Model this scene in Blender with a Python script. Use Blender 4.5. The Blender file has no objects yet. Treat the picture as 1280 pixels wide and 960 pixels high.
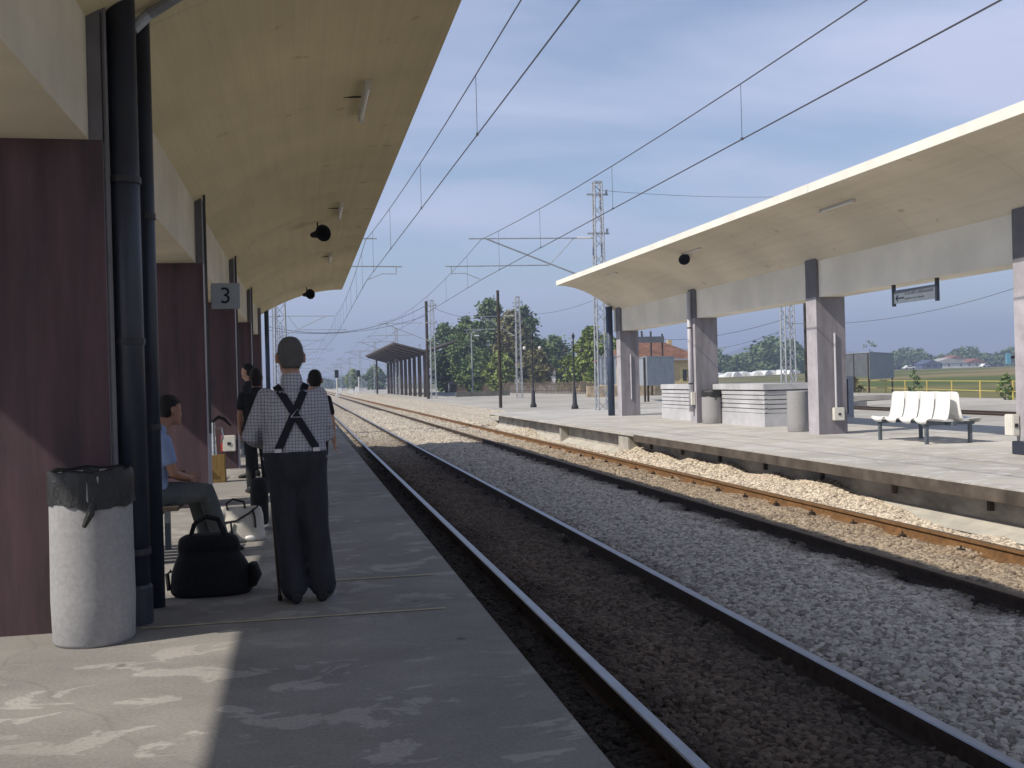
import bpy, bmesh, math, random
from mathutils import Vector, Matrix
random.seed(7)
PI = math.pi
S = bpy.context.scene
COL = S.collection
R = math.radians

# ------------------------------------------------------------------ camera, sky, sun, exposure
CZ = 1.45
F = 1300.0 / 1280.0
PSI, RHO, TH = math.atan(262 / 1300), R(1.5), -4.9 / 1300 * math.cos(math.atan(262 / 1300))
f0 = Vector((math.sin(PSI) * math.cos(TH), math.cos(PSI) * math.cos(TH), math.sin(TH)))
r0 = Vector((math.cos(PSI), -math.sin(PSI), 0))
u0 = r0.cross(f0)
rr = r0 * math.cos(RHO) - u0 * math.sin(RHO)
uu = u0 * math.cos(RHO) + r0 * math.sin(RHO)
cam = bpy.data.cameras.new('camera')
cam.sensor_width = 36
cam.lens = 36 * F
cam.clip_start = .05
cam.clip_end = 8000
camo = bpy.data.objects.new('camera', cam)
COL.objects.link(camo)
camo.matrix_world = Matrix(((rr.x, uu.x, -f0.x, 0), (rr.y, uu.y, -f0.y, 0), (rr.z, uu.z, -f0.z, CZ), (0, 0, 0, 1)))
S.camera = camo

SUN_DIR = Vector((1.0, .30, -1.0)).normalized()      # the way the light travels
w = bpy.data.worlds.new('World')
S.world = w
w.use_nodes = True
nt = w.node_tree
nt.nodes.clear()
N = nt.nodes.new
L = nt.links.new
wo = N('ShaderNodeOutputWorld'); bg = N('ShaderNodeBackground'); sky = N('ShaderNodeTexSky')
sky.sky_type = 'NISHITA'; sky.sun_disc = False
sky.sun_elevation = math.asin(-SUN_DIR.z)
sky.sun_rotation = math.atan2(-SUN_DIR.x, -SUN_DIR.y)
sky.dust_density = .5; sky.ozone_density = 2.1
bg.inputs['Strength'].default_value = .125
tc = N('ShaderNodeTexCoord'); sx = N('ShaderNodeSeparateXYZ'); L(tc.outputs['Generated'], sx.inputs[0])
az = N('ShaderNodeMath'); az.operation = 'MAXIMUM'; L(sx.outputs[2], az.inputs[0]); az.inputs[1].default_value = 0
ad = N('ShaderNodeMath'); ad.operation = 'ADD'; L(az.outputs[0], ad.inputs[0]); ad.inputs[1].default_value = .13
dv = N('ShaderNodeVectorMath'); dv.operation = 'DIVIDE'; L(tc.outputs['Generated'], dv.inputs[0])
cb = N('ShaderNodeCombineXYZ'); [L(ad.outputs[0], cb.inputs[i]) for i in range(3)]; L(cb.outputs[0], dv.inputs[1])
mp = N('ShaderNodeMapping'); mp.inputs['Rotation'].default_value = (0, 0, R(18)); mp.inputs['Scale'].default_value = (.75, 1.5, .2)
mp.inputs['Location'].default_value = (1.3, .55, 0)
L(dv.outputs[0], mp.inputs[0])
n1 = N('ShaderNodeTexNoise'); n1.inputs['Scale'].default_value = .85; n1.inputs['Detail'].default_value = 7
n1.inputs['Roughness'].default_value = .52; n1.inputs['Distortion'].default_value = .35
L(mp.outputs[0], n1.inputs['Vector'])
cr = N('ShaderNodeValToRGB'); cr.color_ramp.elements[0].position = .40; cr.color_ramp.elements[1].position = .64
cr.color_ramp.elements[0].color = (.17, .17, .17, 1); cr.color_ramp.elements[1].color = (.95, .95, .95, 1)
L(n1.outputs[0], cr.inputs[0])
cm = N('ShaderNodeMapRange'); cm.inputs['From Min'].default_value = .42; cm.inputs['From Max'].default_value = .7     # thin cloud kept low; unseen sky overhead cleared to darken the shade
cm.inputs['To Min'].default_value = 1; cm.inputs['To Max'].default_value = .04; L(sx.outputs[2], cm.inputs['Value'])
cf = N('ShaderNodeMath'); cf.operation = 'MULTIPLY'; L(cr.outputs[0], cf.inputs[0]); L(cm.outputs[0], cf.inputs[1])
mx = N('ShaderNodeMixRGB'); L(cf.outputs[0], mx.inputs[0]); L(sky.outputs[0], mx.inputs[1])
mx.inputs[2].default_value = (5.0, 5.4, 7.1, 1)
L(mx.outputs[0], bg.inputs[0]); L(bg.outputs[0], wo.inputs[0])

sl = bpy.data.lights.new('sun', 'SUN'); sl.energy = 5.0; sl.angle = R(.55); sl.color = (1, .93, .82)
so = bpy.data.objects.new('sun', sl); COL.objects.link(so)
so.rotation_euler = SUN_DIR.to_track_quat('-Z', 'Y').to_euler()
so.location = (-20, -10, 30)
S.view_settings.view_transform = 'Standard'; S.view_settings.look = 'None'
S.view_settings.exposure = .12; S.view_settings.gamma = 1
S.view_settings.use_curve_mapping = False
S.render.engine = 'CYCLES'
cy = S.cycles
cy.max_bounces = 7; cy.diffuse_bounces = 5; cy.glossy_bounces = 3; cy.transmission_bounces = 3; cy.volume_bounces = 0
cy.transparent_max_bounces = 6
cy.use_denoising = True
cy.sample_clamp_indirect = 6

# ------------------------------------------------------------------ helpers
def at(px, py, Y):
    """world point seen at photo pixel (1280x960) on the plane y=Y"""
    d = f0 + rr * ((px - 640) / 1300) + uu * ((480 - py) / 1300)
    t = Y / d.y
    return Vector((0, 0, CZ)) + d * t

def mat(name, col, rough=.8, metal=0, n=None, amt=.25, bump=0, col2=None, spec=.3, stretch=(1, 1, 1), n2=None):
    """procedural paint / stone: base colour broken up by two noises in world space"""
    m = bpy.data.materials.new(name); m.use_nodes = True
    t = m.node_tree; b = t.nodes['Principled BSDF']
    b.inputs['Roughness'].default_value = rough; b.inputs['Metallic'].default_value = metal
    b.inputs['Specular IOR Level'].default_value = spec
    if n is None:
        b.inputs['Base Color'].default_value = (*col, 1)
        return m
    if col2 is None: col2 = tuple(c * (1 - amt) for c in col); col = tuple(min(1, c * (1 + amt * .6)) for c in col)
    g = t.nodes.new('ShaderNodeNewGeometry')
    mpn = t.nodes.new('ShaderNodeMapping'); mpn.inputs['Scale'].default_value = stretch
    t.links.new(g.outputs['Position'], mpn.inputs[0])
    a = t.nodes.new('ShaderNodeTexNoise'); a.inputs['Scale'].default_value = n; a.inputs['Detail'].default_value = 8
    a.inputs['Roughness'].default_value = .62
    t.links.new(mpn.outputs[0], a.inputs['Vector'])
    c = t.nodes.new('ShaderNodeValToRGB'); e = c.color_ramp.elements
    e[0].position = .32; e[1].position = .68; e[0].color = (*col2, 1); e[1].color = (*col, 1)
    t.links.new(a.outputs[0], c.inputs[0])
    out = c.outputs[0]
    if n2:
        a2 = t.nodes.new('ShaderNodeTexNoise'); a2.inputs['Scale'].default_value = n2; a2.inputs['Detail'].default_value = 3
        t.links.new(mpn.outputs[0], a2.inputs['Vector'])
        c2 = t.nodes.new('ShaderNodeValToRGB'); c2.color_ramp.elements[0].position = .3; c2.color_ramp.elements[1].position = .7
        c2.color_ramp.elements[0].color = (.82, .82, .82, 1); c2.color_ramp.elements[1].color = (1.06, 1.06, 1.06, 1)
        t.links.new(a2.outputs[0], c2.inputs[0])
        mm = t.nodes.new('ShaderNodeMixRGB'); mm.blend_type = 'MULTIPLY'; mm.inputs[0].default_value = 1
        t.links.new(out, mm.inputs[1]); t.links.new(c2.outputs[0], mm.inputs[2]); out = mm.outputs[0]
    t.links.new(out, b.inputs['Base Color'])
    if bump:
        bp = t.nodes.new('ShaderNodeBump'); bp.inputs['Strength'].default_value = bump; bp.inputs['Distance'].default_value = .02
        t.links.new(a.outputs[0], bp.inputs['Height']); t.links.new(bp.outputs[0], b.inputs['Normal'])
    return m

class MB:
    def __init__(s): s.v = []; s.f = []; s.m = []; s.cur = 0
    def add(s, vs, fs):
        o = len(s.v); s.v += [tuple(v) for v in vs]
        s.f += [tuple(i + o for i in f) for f in fs]; s.m += [s.cur] * len(fs)
        return s
    def box(s, x0, x1, y0, y1, z0, z1):
        return s.add([(x, y, z) for z in (z0, z1) for y in (y0, y1) for x in (x0, x1)],
                     [(0, 2, 3, 1), (4, 5, 7, 6), (0, 1, 5, 4), (2, 6, 7, 3), (0, 4, 6, 2), (1, 3, 7, 5)])
    def obox(s, c, ax, ay, az_, hx, hy, hz):
        c = Vector(c)
        vs = [c + ax * (hx * i) + ay * (hy * j) + az_ * (hz * k) for k in (-1, 1) for j in (-1, 1) for i in (-1, 1)]
        return s.add(vs, [(0, 2, 3, 1), (4, 5, 7, 6), (0, 1, 5, 4), (2, 6, 7, 3), (0, 4, 6, 2), (1, 3, 7, 5)])
    def bar(s, a, b, w_, h=None):
        a, b = Vector(a), Vector(b); d = (b - a); l = d.length; d.normalize()
        x = d.cross(Vector((0, 0, 1)))
        if x.length < 1e-3: x = Vector((1, 0, 0))
        x.normalize(); y = x.cross(d)
        return s.obox((a + b) / 2, x, d, y, w_ / 2, l / 2, (h or w_) / 2)
    def tube(s, pts, r, n=8, cap=True):
        pts = [Vector(p) for p in pts]; rs = r if isinstance(r, (list, tuple)) else [r] * len(pts)
        vs = []; fs = []
        up = Vector((.13, .31, .94)).normalized()
        for i, p in enumerate(pts):
            d = (pts[min(i + 1, len(pts) - 1)] - pts[max(i - 1, 0)]).normalized()
            x = d.cross(up)
            if x.length < .05: x = d.cross(Vector((1, 0, 0)))
            x.normalize(); y = d.cross(x)
            vs += [p + x * (rs[i] * math.cos(2 * PI * k / n)) + y * (rs[i] * math.sin(2 * PI * k / n)) for k in range(n)]
        for i in range(len(pts) - 1):
            for k in range(n):
                a = i * n + k; b = i * n + (k + 1) % n
                fs.append((a, b, b + n, a + n))
        if cap:
            fs.append(tuple(range(n - 1, -1, -1))); fs.append(tuple((len(pts) - 1) * n + k for k in range(n)))
        return s.add(vs, fs)
    def loft(s, rings, cap=True):
        n = len(rings[0]); vs = [v for r_ in rings for v in r_]; fs = []
        for i in range(len(rings) - 1):
            for k in range(n):
                a = i * n + k; b = i * n + (k + 1) % n
                fs.append((a, b, b + n, a + n))
        if cap:
            fs.append(tuple(range(n - 1, -1, -1))); fs.append(tuple((len(rings) - 1) * n + k for k in range(n)))
        return s.add(vs, fs)
    def lathe(s, prof, c=(0, 0, 0), n=24):
        c = Vector(c)
        return s.loft([[c + Vector((r_ * math.cos(2 * PI * k / n), r_ * math.sin(2 * PI * k / n), z)) for k in range(n)] for r_, z in prof])
    def ball(s, c, rx, ry=None, rz=None, n=12, m=8):
        ry = ry or rx; rz = rz or rx
        return s.loft([[Vector(c) + Vector((rx * math.sin(PI * (i + .15) / (m + .3)) * math.cos(2 * PI * k / n), ry * math.sin(PI * (i + .15) / (m + .3)) * math.sin(2 * PI * k / n),
                        -rz * math.cos(PI * (i + .15) / (m + .3)))) for k in range(n)] for i in range(m + 1)])
    def prismy(s, poly, y0, y1):
        """polygon in xz extruded along y"""
        n = len(poly)
        vs = [(x, y0, z) for x, z in poly] + [(x, y1, z) for x, z in poly]
        fs = [(i, (i + 1) % n, (i + 1) % n + n, i + n) for i in range(n)]
        return s.add(vs, fs + [tuple(range(n - 1, -1, -1)), tuple(range(n, 2 * n))])
    def build(s, name, mats, parent=None, world=True, smooth=False, kind=None, bevel=0):
        me = bpy.data.meshes.new(name)
        off = parent_off(parent) if (parent is not None and world) else Vector((0, 0, 0))
        me.from_pydata([(v[0] - off.x, v[1] - off.y, v[2] - off.z) for v in s.v], [], s.f)
        mats = mats if isinstance(mats, (list, tuple)) else [mats]
        for m in mats: me.materials.append(m)
        if len(mats) > 1: me.polygons.foreach_set('material_index', s.m)
        bm = bmesh.new(); bm.from_mesh(me); bmesh.ops.recalc_face_normals(bm, faces=bm.faces)
        if bevel:
            bmesh.ops.bevel(bm, geom=[e for e in bm.edges if e.is_manifold and e.calc_face_angle() > .6], offset=bevel, segments=2, affect='EDGES', clamp_overlap=True)
        bm.to_mesh(me); bm.free()
        if smooth: me.shade_smooth()
        o = bpy.data.objects.new(name, me); COL.objects.link(o)
        if parent is not None: o.parent = parent
        if kind: o['kind'] = kind
        return o

def parent_off(p):
    v = Vector((0, 0, 0))
    while p is not None: v += p.location; p = p.parent
    return v

def tag(o, label, cat, group=None, kind=None):
    o['label'] = label; o['category'] = cat
    if group: o['group'] = group
    if kind: o['kind'] = kind
    return o

def thing(name, label, cat, loc=(0, 0, 0), group=None, rz=0):
    o = bpy.data.objects.new(name, None); COL.objects.link(o)
    o.location = loc; o.rotation_euler = (0, 0, rz); o.empty_display_size = .2
    return tag(o, label, cat, group)

def dup(root, loc=None, rz=None, label=None, group=None, scale=None):
    r_ = root.copy(); COL.objects.link(r_)
    if loc is not None: r_.location = loc
    if rz is not None: r_.rotation_euler = (0, 0, rz)
    if scale is not None: r_.scale = scale
    if label: r_['label'] = label
    if group: r_['group'] = group
    for ch in [o for o in root.children]:
        c = ch.copy(); COL.objects.link(c); c.parent = r_
        for g in [o for o in ch.children]:
            d = g.copy(); COL.objects.link(d); d.parent = c
    return r_

def remeshed(mb, name, m, parent, voxel=.012, smooth=6, world=False):
    """fuse overlapping closed shells of mb into one continuous smooth surface"""
    me = bpy.data.meshes.new('tmp'); me.from_pydata(mb.v, [], mb.f)
    bm = bmesh.new(); bm.from_mesh(me); bmesh.ops.recalc_face_normals(bm, faces=bm.faces); bm.to_mesh(me); bm.free()
    o = bpy.data.objects.new('tmp', me); COL.objects.link(o)
    md = o.modifiers.new('r', 'REMESH'); md.mode = 'VOXEL'; md.voxel_size = voxel; md.use_smooth_shade = True
    if smooth:
        sm = o.modifiers.new('s', 'SMOOTH'); sm.factor = .5; sm.iterations = smooth
    dg = bpy.context.evaluated_depsgraph_get(); dg.update()
    nm = bpy.data.meshes.new_from_object(o.evaluated_get(dg)); nm.name = name
    bpy.data.objects.remove(o)
    nm.materials.clear(); nm.materials.append(m)
    nm.shade_smooth()
    r_ = bpy.data.objects.new(name, nm); COL.objects.link(r_)
    if parent is not None: r_.parent = parent
    return r_

def text_mesh(txt, size, name, m, parent, loc, rot, ext=.003):
    cu = bpy.data.curves.new('t', 'FONT'); cu.body = txt; cu.size = size; cu.align_x = 'CENTER'; cu.align_y = 'CENTER'; cu.extrude = ext
    o = bpy.data.objects.new('t', cu); COL.objects.link(o)
    dg = bpy.context.evaluated_depsgraph_get(); dg.update()
    me = bpy.data.meshes.new_from_object(o.evaluated_get(dg)); me.name = name
    bpy.data.objects.remove(o)
    me.materials.clear(); me.materials.append(m)
    r_ = bpy.data.objects.new(name, me); COL.objects.link(r_); r_.parent = parent
    r_.location = loc; r_.rotation_euler = rot
    return r_

# ------------------------------------------------------------------ materials
def concrete_floor(name, ca, cb_, streak):
    m = mat(name, ca, .9, n=1.1, col2=cb_, n2=.25, bump=.12)
    t = m.node_tree; b = t.nodes['Principled BSDF']
    base = b.inputs['Base Color'].links[0].from_socket
    g = t.nodes.new('ShaderNodeNewGeometry')
    # pale worn blotches, drawn out across the platform
    mp_ = t.nodes.new('ShaderNodeMapping'); mp_.inputs['Scale'].default_value = (.75, 1.25, 1); t.links.new(g.outputs['Position'], mp_.inputs[0])
    a = t.nodes.new('ShaderNodeTexNoise'); a.inputs['Scale'].default_value = 2.7; a.inputs['Detail'].default_value = 6; a.inputs['Roughness'].default_value = .6; a.inputs['Distortion'].default_value = .6
    t.links.new(mp_.outputs[0], a.inputs['Vector'])
    c = t.nodes.new('ShaderNodeValToRGB'); c.color_ramp.elements[0].position = .55; c.color_ramp.elements[1].position = .572
    c.color_ramp.elements[1].color = (.55, .55, .55, 1)
    t.links.new(a.outputs[0], c.inputs[0])
    # blotches only in some zones
    z = t.nodes.new('ShaderNodeTexNoise'); z.inputs['Scale'].default_value = .28; z.inputs['Detail'].default_value = 1; t.links.new(mp_.outputs[0], z.inputs['Vector'])
    zc = t.nodes.new('ShaderNodeValToRGB'); zc.color_ramp.elements[0].position = .40; zc.color_ramp.elements[1].position = .52; t.links.new(z.outputs[0], zc.inputs[0])
    mu = t.nodes.new('ShaderNodeMath'); mu.operation = 'MULTIPLY'; t.links.new(c.outputs[0], mu.inputs[0]); t.links.new(zc.outputs[0], mu.inputs[1])
    mxx = t.nodes.new('ShaderNodeMixRGB'); t.links.new(mu.outputs[0], mxx.inputs[0]); t.links.new(base, mxx.inputs[1]); mxx.inputs[2].default_value = tuple(min(.62, c_ * 1.5) for c_ in ca) + (1,)
    out = mxx.outputs[0]
    # dark spots (chewing gum, oil)
    vo = t.nodes.new('ShaderNodeTexVoronoi'); vo.inputs['Scale'].default_value = 1.6; t.links.new(g.outputs['Position'], vo.inputs['Vector'])
    vc = t.nodes.new('ShaderNodeValToRGB'); vc.color_ramp.elements[0].position = .035; vc.color_ramp.elements[1].position = .05
    vc.color_ramp.elements[0].color = (.45, .45, .45, 1); t.links.new(vo.outputs['Distance'], vc.inputs[0])
    m2 = t.nodes.new('ShaderNodeMixRGB'); m2.blend_type = 'MULTIPLY'; m2.inputs[0].default_value = .8; t.links.new(out, m2.inputs[1]); t.links.new(vc.outputs[0], m2.inputs[2])
    # soft stains, fine grain and a few hairline cracks
    out = m2.outputs[0]
    def mul(out, fac_socket, lo, p0, p1, hi=1.0):
        c3 = t.nodes.new('ShaderNodeValToRGB'); c3.color_ramp.elements[0].position = p0; c3.color_ramp.elements[1].position = p1
        c3.color_ramp.elements[0].color = (lo, lo, lo * 1.01, 1); c3.color_ramp.elements[1].color = (hi, hi, hi, 1); t.links.new(fac_socket, c3.inputs[0])
        m3 = t.nodes.new('ShaderNodeMixRGB'); m3.blend_type = 'MULTIPLY'; m3.inputs[0].default_value = 1
        t.links.new(out, m3.inputs[1]); t.links.new(c3.outputs[0], m3.inputs[2]); return m3.outputs[0]
    a3 = t.nodes.new('ShaderNodeTexNoise'); a3.inputs['Scale'].default_value = .62; a3.inputs['Detail'].default_value = 7; a3.inputs['Roughness'].default_value = .68; t.links.new(mp_.outputs[0], a3.inputs['Vector'])
    out = mul(out, a3.outputs[0], streak, .36, .58)
    a5 = t.nodes.new('ShaderNodeTexNoise'); a5.inputs['Scale'].default_value = 55; a5.inputs['Detail'].default_value = 3; t.links.new(g.outputs['Position'], a5.inputs['Vector'])
    out = mul(out, a5.outputs[0], .84, .3, .7, 1.1)
    a6 = t.nodes.new('ShaderNodeTexNoise'); a6.inputs['Scale'].default_value = 1.3; t.links.new(g.outputs['Position'], a6.inputs['Vector'])
    av = t.nodes.new('ShaderNodeMixRGB'); av.blend_type = 'ADD'; av.inputs[0].default_value = .5; t.links.new(g.outputs['Position'], av.inputs[1]); t.links.new(a6.outputs['Color'], av.inputs[2])
    v6 = t.nodes.new('ShaderNodeTexVoronoi'); v6.feature = 'DISTANCE_TO_EDGE'; v6.inputs['Scale'].default_value = .22; t.links.new(av.outputs[0], v6.inputs['Vector'])
    out = mul(out, v6.outputs['Distance'], .87, .0004, .0016)
    t.links.new(out, b.inputs['Base Color'])
    return m

M = {}
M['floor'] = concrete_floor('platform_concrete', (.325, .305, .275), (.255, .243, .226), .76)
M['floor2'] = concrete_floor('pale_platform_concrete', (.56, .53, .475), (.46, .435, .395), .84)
M['edge'] = mat('edge_concrete', (.42, .39, .34), .9, n=2.0, amt=.3, bump=.2, n2=.4)
M['wallconc'] = mat('stained_concrete', (.40, .375, .335), .92, n=1.6, amt=.45, bump=.25, n2=.5, stretch=(1, 1, 2))
M['footing'] = mat('pale_footing', (.46, .43, .37), .9, n=2.5, amt=.2)
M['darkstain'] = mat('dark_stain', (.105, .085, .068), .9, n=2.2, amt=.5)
M['purple'] = mat('purple_paint', (.115, .066, .078), .8, n=2.3, col2=(.055, .042, .048), bump=.2, stretch=(3, 3, .35), n2=1.2)
M['mauve'] = mat('mauve_paint', (.25, .237, .262), .8, n=2.2, amt=.25, bump=.12, stretch=(3, 3, .5), n2=.8)
M['greyend'] = mat('grey_render', (.42, .40, .43), .85, n=3, amt=.2, bump=.12, n2=.7)
M['greydark'] = mat('grey_shaded_upper', (.16, .155, .17), .8, n=3, amt=.2)  # upper pillar ends: the canopy's shade is put into this darker grey
def canopy_mat(name, a, b_):
    m = mat(name, a, .82, n=.9, col2=b_, n2=.35, bump=.06)
    t = m.node_tree; bs = t.nodes['Principled BSDF']; base = bs.inputs['Base Color'].links[0].from_socket
    g = t.nodes.new('ShaderNodeNewGeometry'); s_ = t.nodes.new('ShaderNodeSeparateXYZ'); t.links.new(g.outputs['Position'], s_.inputs[0])
    # shuttering board lines running along the platform, every 12 cm
    mu = t.nodes.new('ShaderNodeMath'); mu.operation = 'MULTIPLY'; mu.inputs[1].default_value = 1 / .125; t.links.new(s_.outputs[0], mu.inputs[0])
    fr = t.nodes.new('ShaderNodeMath'); fr.operation = 'FRACT'; t.links.new(mu.outputs[0], fr.inputs[0])
    c = t.nodes.new('ShaderNodeValToRGB'); c.color_ramp.elements[0].position = 0; c.color_ramp.elements[1].position = .09
    c.color_ramp.elements[0].color = (.92, .915, .90, 1); t.links.new(fr.outputs[0], c.inputs[0])
    st = t.nodes.new('ShaderNodeMapping'); st.inputs['Scale'].default_value = (7, .35, 1); t.links.new(g.outputs['Position'], st.inputs[0])
    a2 = t.nodes.new('ShaderNodeTexNoise'); a2.inputs['Scale'].default_value = 1.1; a2.inputs['Detail'].default_value = 5; t.links.new(st.outputs[0], a2.inputs['Vector'])
    c2 = t.nodes.new('ShaderNodeValToRGB'); c2.color_ramp.elements[0].position = .3; c2.color_ramp.elements[1].position = .6
    c2.color_ramp.elements[0].color = (.93, .925, .91, 1); t.links.new(a2.outputs[0], c2.inputs[0])
    # pour joints across, every 3.65 m
    muy = t.nodes.new('ShaderNodeMath'); muy.operation = 'MULTIPLY'; muy.inputs[1].default_value = 1 / 3.65; t.links.new(s_.outputs[1], muy.inputs[0])
    fry = t.nodes.new('ShaderNodeMath'); fry.operation = 'FRACT'; t.links.new(muy.outputs[0], fry.inputs[0])
    cy_ = t.nodes.new('ShaderNodeValToRGB'); cy_.color_ramp.elements[0].position = 0; cy_.color_ramp.elements[1].position = .006
    cy_.color_ramp.elements[0].color = (.80, .78, .74, 1); t.links.new(fry.outputs[0], cy_.inputs[0])
    # a few rust / damp spots
    a4 = t.nodes.new('ShaderNodeTexNoise'); a4.inputs['Scale'].default_value = 3.2; a4.inputs['Detail'].default_value = 4; t.links.new(g.outputs['Position'], a4.inputs['Vector'])
    c4 = t.nodes.new('ShaderNodeValToRGB'); c4.color_ramp.elements[0].position = .27; c4.color_ramp.elements[1].position = .33
    c4.color_ramp.elements[0].color = (.80, .72, .62, 1); t.links.new(a4.outputs[0], c4.inputs[0])
    o = base
    for k in (c, c2, c4, cy_):
        mm = t.nodes.new('ShaderNodeMixRGB'); mm.blend_type = 'MULTIPLY'; mm.inputs[0].default_value = 1
        t.links.new(o, mm.inputs[1]); t.links.new(k.outputs[0], mm.inputs[2]); o = mm.outputs[0]
    t.links.new(o, bs.inputs['Base Color'])
    return m
M['soffit'] = canopy_mat('cream_soffit', (.79, .69, .44), (.74, .64, .40))
M['soffit2'] = canopy_mat('cream_soffit_pale', (.79, .71, .56), (.76, .68, .53))
M['beam'] = mat('cream_beam', (.66, .60, .47), .82, n=1.2, amt=.14, n2=.4)
M['beam2'] = mat('pale_cream_beam', (.86, .81, .69), .82, n=1.2, amt=.08, n2=.4)
M['fascia'] = mat('white_fascia', (.80, .77, .68), .8, n=1.5, amt=.1)
M['pipe'] = mat('dark_blue_pipe', (.022, .028, .045), .45, n=3, amt=.3, spec=.5)
M['pipeblue'] = mat('blue_paint', (.05, .07, .115), .5, n=4, amt=.25)
M['pipelt'] = mat('pale_pipe', (.52, .51, .55), .6, n=4, amt=.12)
M['bin'] = mat('grey_concrete_bin', (.31, .305, .31), .9, n=35, amt=.14, bump=.12)
M['bag'] = mat('black_plastic', (.012, .012, .013), .5, n=22, amt=.4, spec=.6, bump=1.0, stretch=(1, 1, .45))
M['black'] = mat('black_fabric', (.010, .010, .012), .85, n=30, amt=.4)
M['darkmetal'] = mat('dark_metal', (.035, .035, .04), .5, n=8, amt=.3)
M['galv'] = mat('galvanised', (.33, .35, .38), .55, metal=.3, n=5, amt=.2)
M['wire'] = mat('wire', (.07, .07, .08), .5)
M['brownpole'] = mat('brown_pole', (.05, .04, .032), .8, n=4, amt=.35)
M['rust'] = mat('rail_rust', (.20, .105, .042), .85, n=12, amt=.35, bump=.2, n2=2)
M['rust_and_shade'] = mat('rail_rust_and_shade', (.055, .038, .028), .85, n=12, amt=.35, bump=.2)  # dark rust, also the painted shade on the second track's left rail
M['steel'] = mat('rail_head', (.36, .37, .40), .42, metal=.9, n=6, amt=.12)
M['steelrust'] = mat('rail_head_rusty', (.16, .10, .055), .6, metal=.3, n=10, amt=.25)
M['white'] = mat('white_plastic', (.80, .80, .78), .35, n=3, amt=.04, spec=.5)
M['whitebox'] = mat('white_box', (.66, .64, .58), .5, n=6, amt=.1)
M['red'] = mat('red_paint', (.45, .06, .04), .5)
M['yellow'] = mat('yellow_paint', (.56, .44, .12), .6, n=4, amt=.15)
M['signgrey'] = mat('grey_sign', (.15, .175, .21), .5, n=3, amt=.08)
M['signink'] = mat('dark_sign_ink', (.012, .016, .03), .5)
M['signink2'] = mat('faded_sign_ink', (.09, .10, .125), .5)
M['sheet'] = mat('grey_sheet_metal', (.30, .335, .37), .5, metal=.2, n=2, amt=.12)
M['sheetdark'] = mat('dark_sheet_metal', (.12, .13, .145), .6, metal=.2, n=2, amt=.2)
M['louvre'] = mat('pale_louvre_concrete', (.50, .50, .52), .85, n=3, amt=.15, n2=.8)
M['tile'] = mat('roof_tiles', (.21, .105, .07), .9, n=.9, amt=.45, bump=.4, stretch=(2, 2, 2), n2=.4)
M['plaster'] = mat('ochre_plaster', (.50, .40, .24), .9, n=1.4, amt=.15)
M['glass'] = mat('window_glass', (.03, .035, .045), .12, spec=.6)
M['ywood'] = mat('yellow_frame', (.55, .46, .22), .6)
M['brownwood'] = mat('brown_timber', (.065, .05, .042), .85, n=4, amt=.4)
M['roofsheet'] = mat('old_roof', (.11, .095, .09), .85, n=1.5, amt=.3)
M['dirt'] = mat('pale_apron', (.44, .41, .36), .95, n=.5, amt=.25, n2=.08, bump=.1)
M['trunk'] = mat('bark', (.075, .06, .045), .95, n=8, amt=.4)
def leafmat(name, a, b_):
    m = mat(name, a, .7, n=.55, col2=b_, spec=.2)
    b = m.node_tree.nodes['Principled BSDF']
    b.inputs['Subsurface Weight'].default_value = 0
    return m
M['leaf'] = leafmat('leaf_green', (.185, .25, .085), (.10, .155, .055))
M['leafyellow'] = leafmat('leaf_yellow_green', (.25, .305, .08), (.15, .20, .055))
M['leafblue'] = leafmat('leaf_dull_green', (.155, .21, .095), (.085, .13, .06))
M['leafdry'] = leafmat('leaf_brownish', (.23, .205, .095), (.14, .14, .058))
M['skin'] = mat('skin', (.40, .23, .16), .55, n=14, amt=.1)
M['skindark'] = mat('tanned_skin', (.30, .16, .11), .55, n=14, amt=.1)
M['hairgrey'] = mat('grey_hair', (.12, .113, .11), .85, n=60, amt=.14, bump=.25)
M['hairdark'] = mat('dark_hair', (.012, .010, .009), .6, n=70, amt=.4, bump=.5)
M['hairbrown'] = mat('dark_brown_hair', (.02, .012, .009), .55, n=70, amt=.4, bump=.5)
M['trouser'] = mat('charcoal_trousers', (.030, .031, .038), .9, n=7, amt=.3, bump=.9, stretch=(1.6, 1.6, .55))
M['jeans'] = mat('grey_green_trousers', (.085, .095, .098), .9, n=12, amt=.25, bump=.3)
M['shirtblue'] = mat('light_blue_shirt', (.21, .28, .46), .85, n=10, amt=.12, bump=.2)
M['shirtred'] = mat('dark_red_shirt', (.20, .02, .025), .85, n=10, amt=.2)
M['clothdark'] = mat('dark_cloth', (.018, .018, .021), .9, n=10, amt=.3)
M['suspender'] = mat('suspenders', (.010, .011, .018), .7)
M['shoe'] = mat('black_shoe', (.012, .011, .011), .45)
M['canvas'] = mat('cream_canvas', (.52, .50, .45), .75, n=9, amt=.12, bump=.15)
M['leather'] = mat('dark_leather', (.018, .014, .013), .5)
M['wood'] = mat('yellow_brown_wood', (.22, .14, .045), .7, n=5, amt=.3, stretch=(6, 6, 1))
M['chrome'] = mat('chrome', (.55, .55, .56), .2, metal=1, n=8, amt=.2)
M['cane'] = mat('cane_wood', (.05, .03, .018), .5)
M['sgreen'] = mat('bench_steel', (.10, .12, .14), .5, n=6, amt=.2)
M['bluesign'] = mat('blue_sign', (.16, .36, .50), .6)

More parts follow.
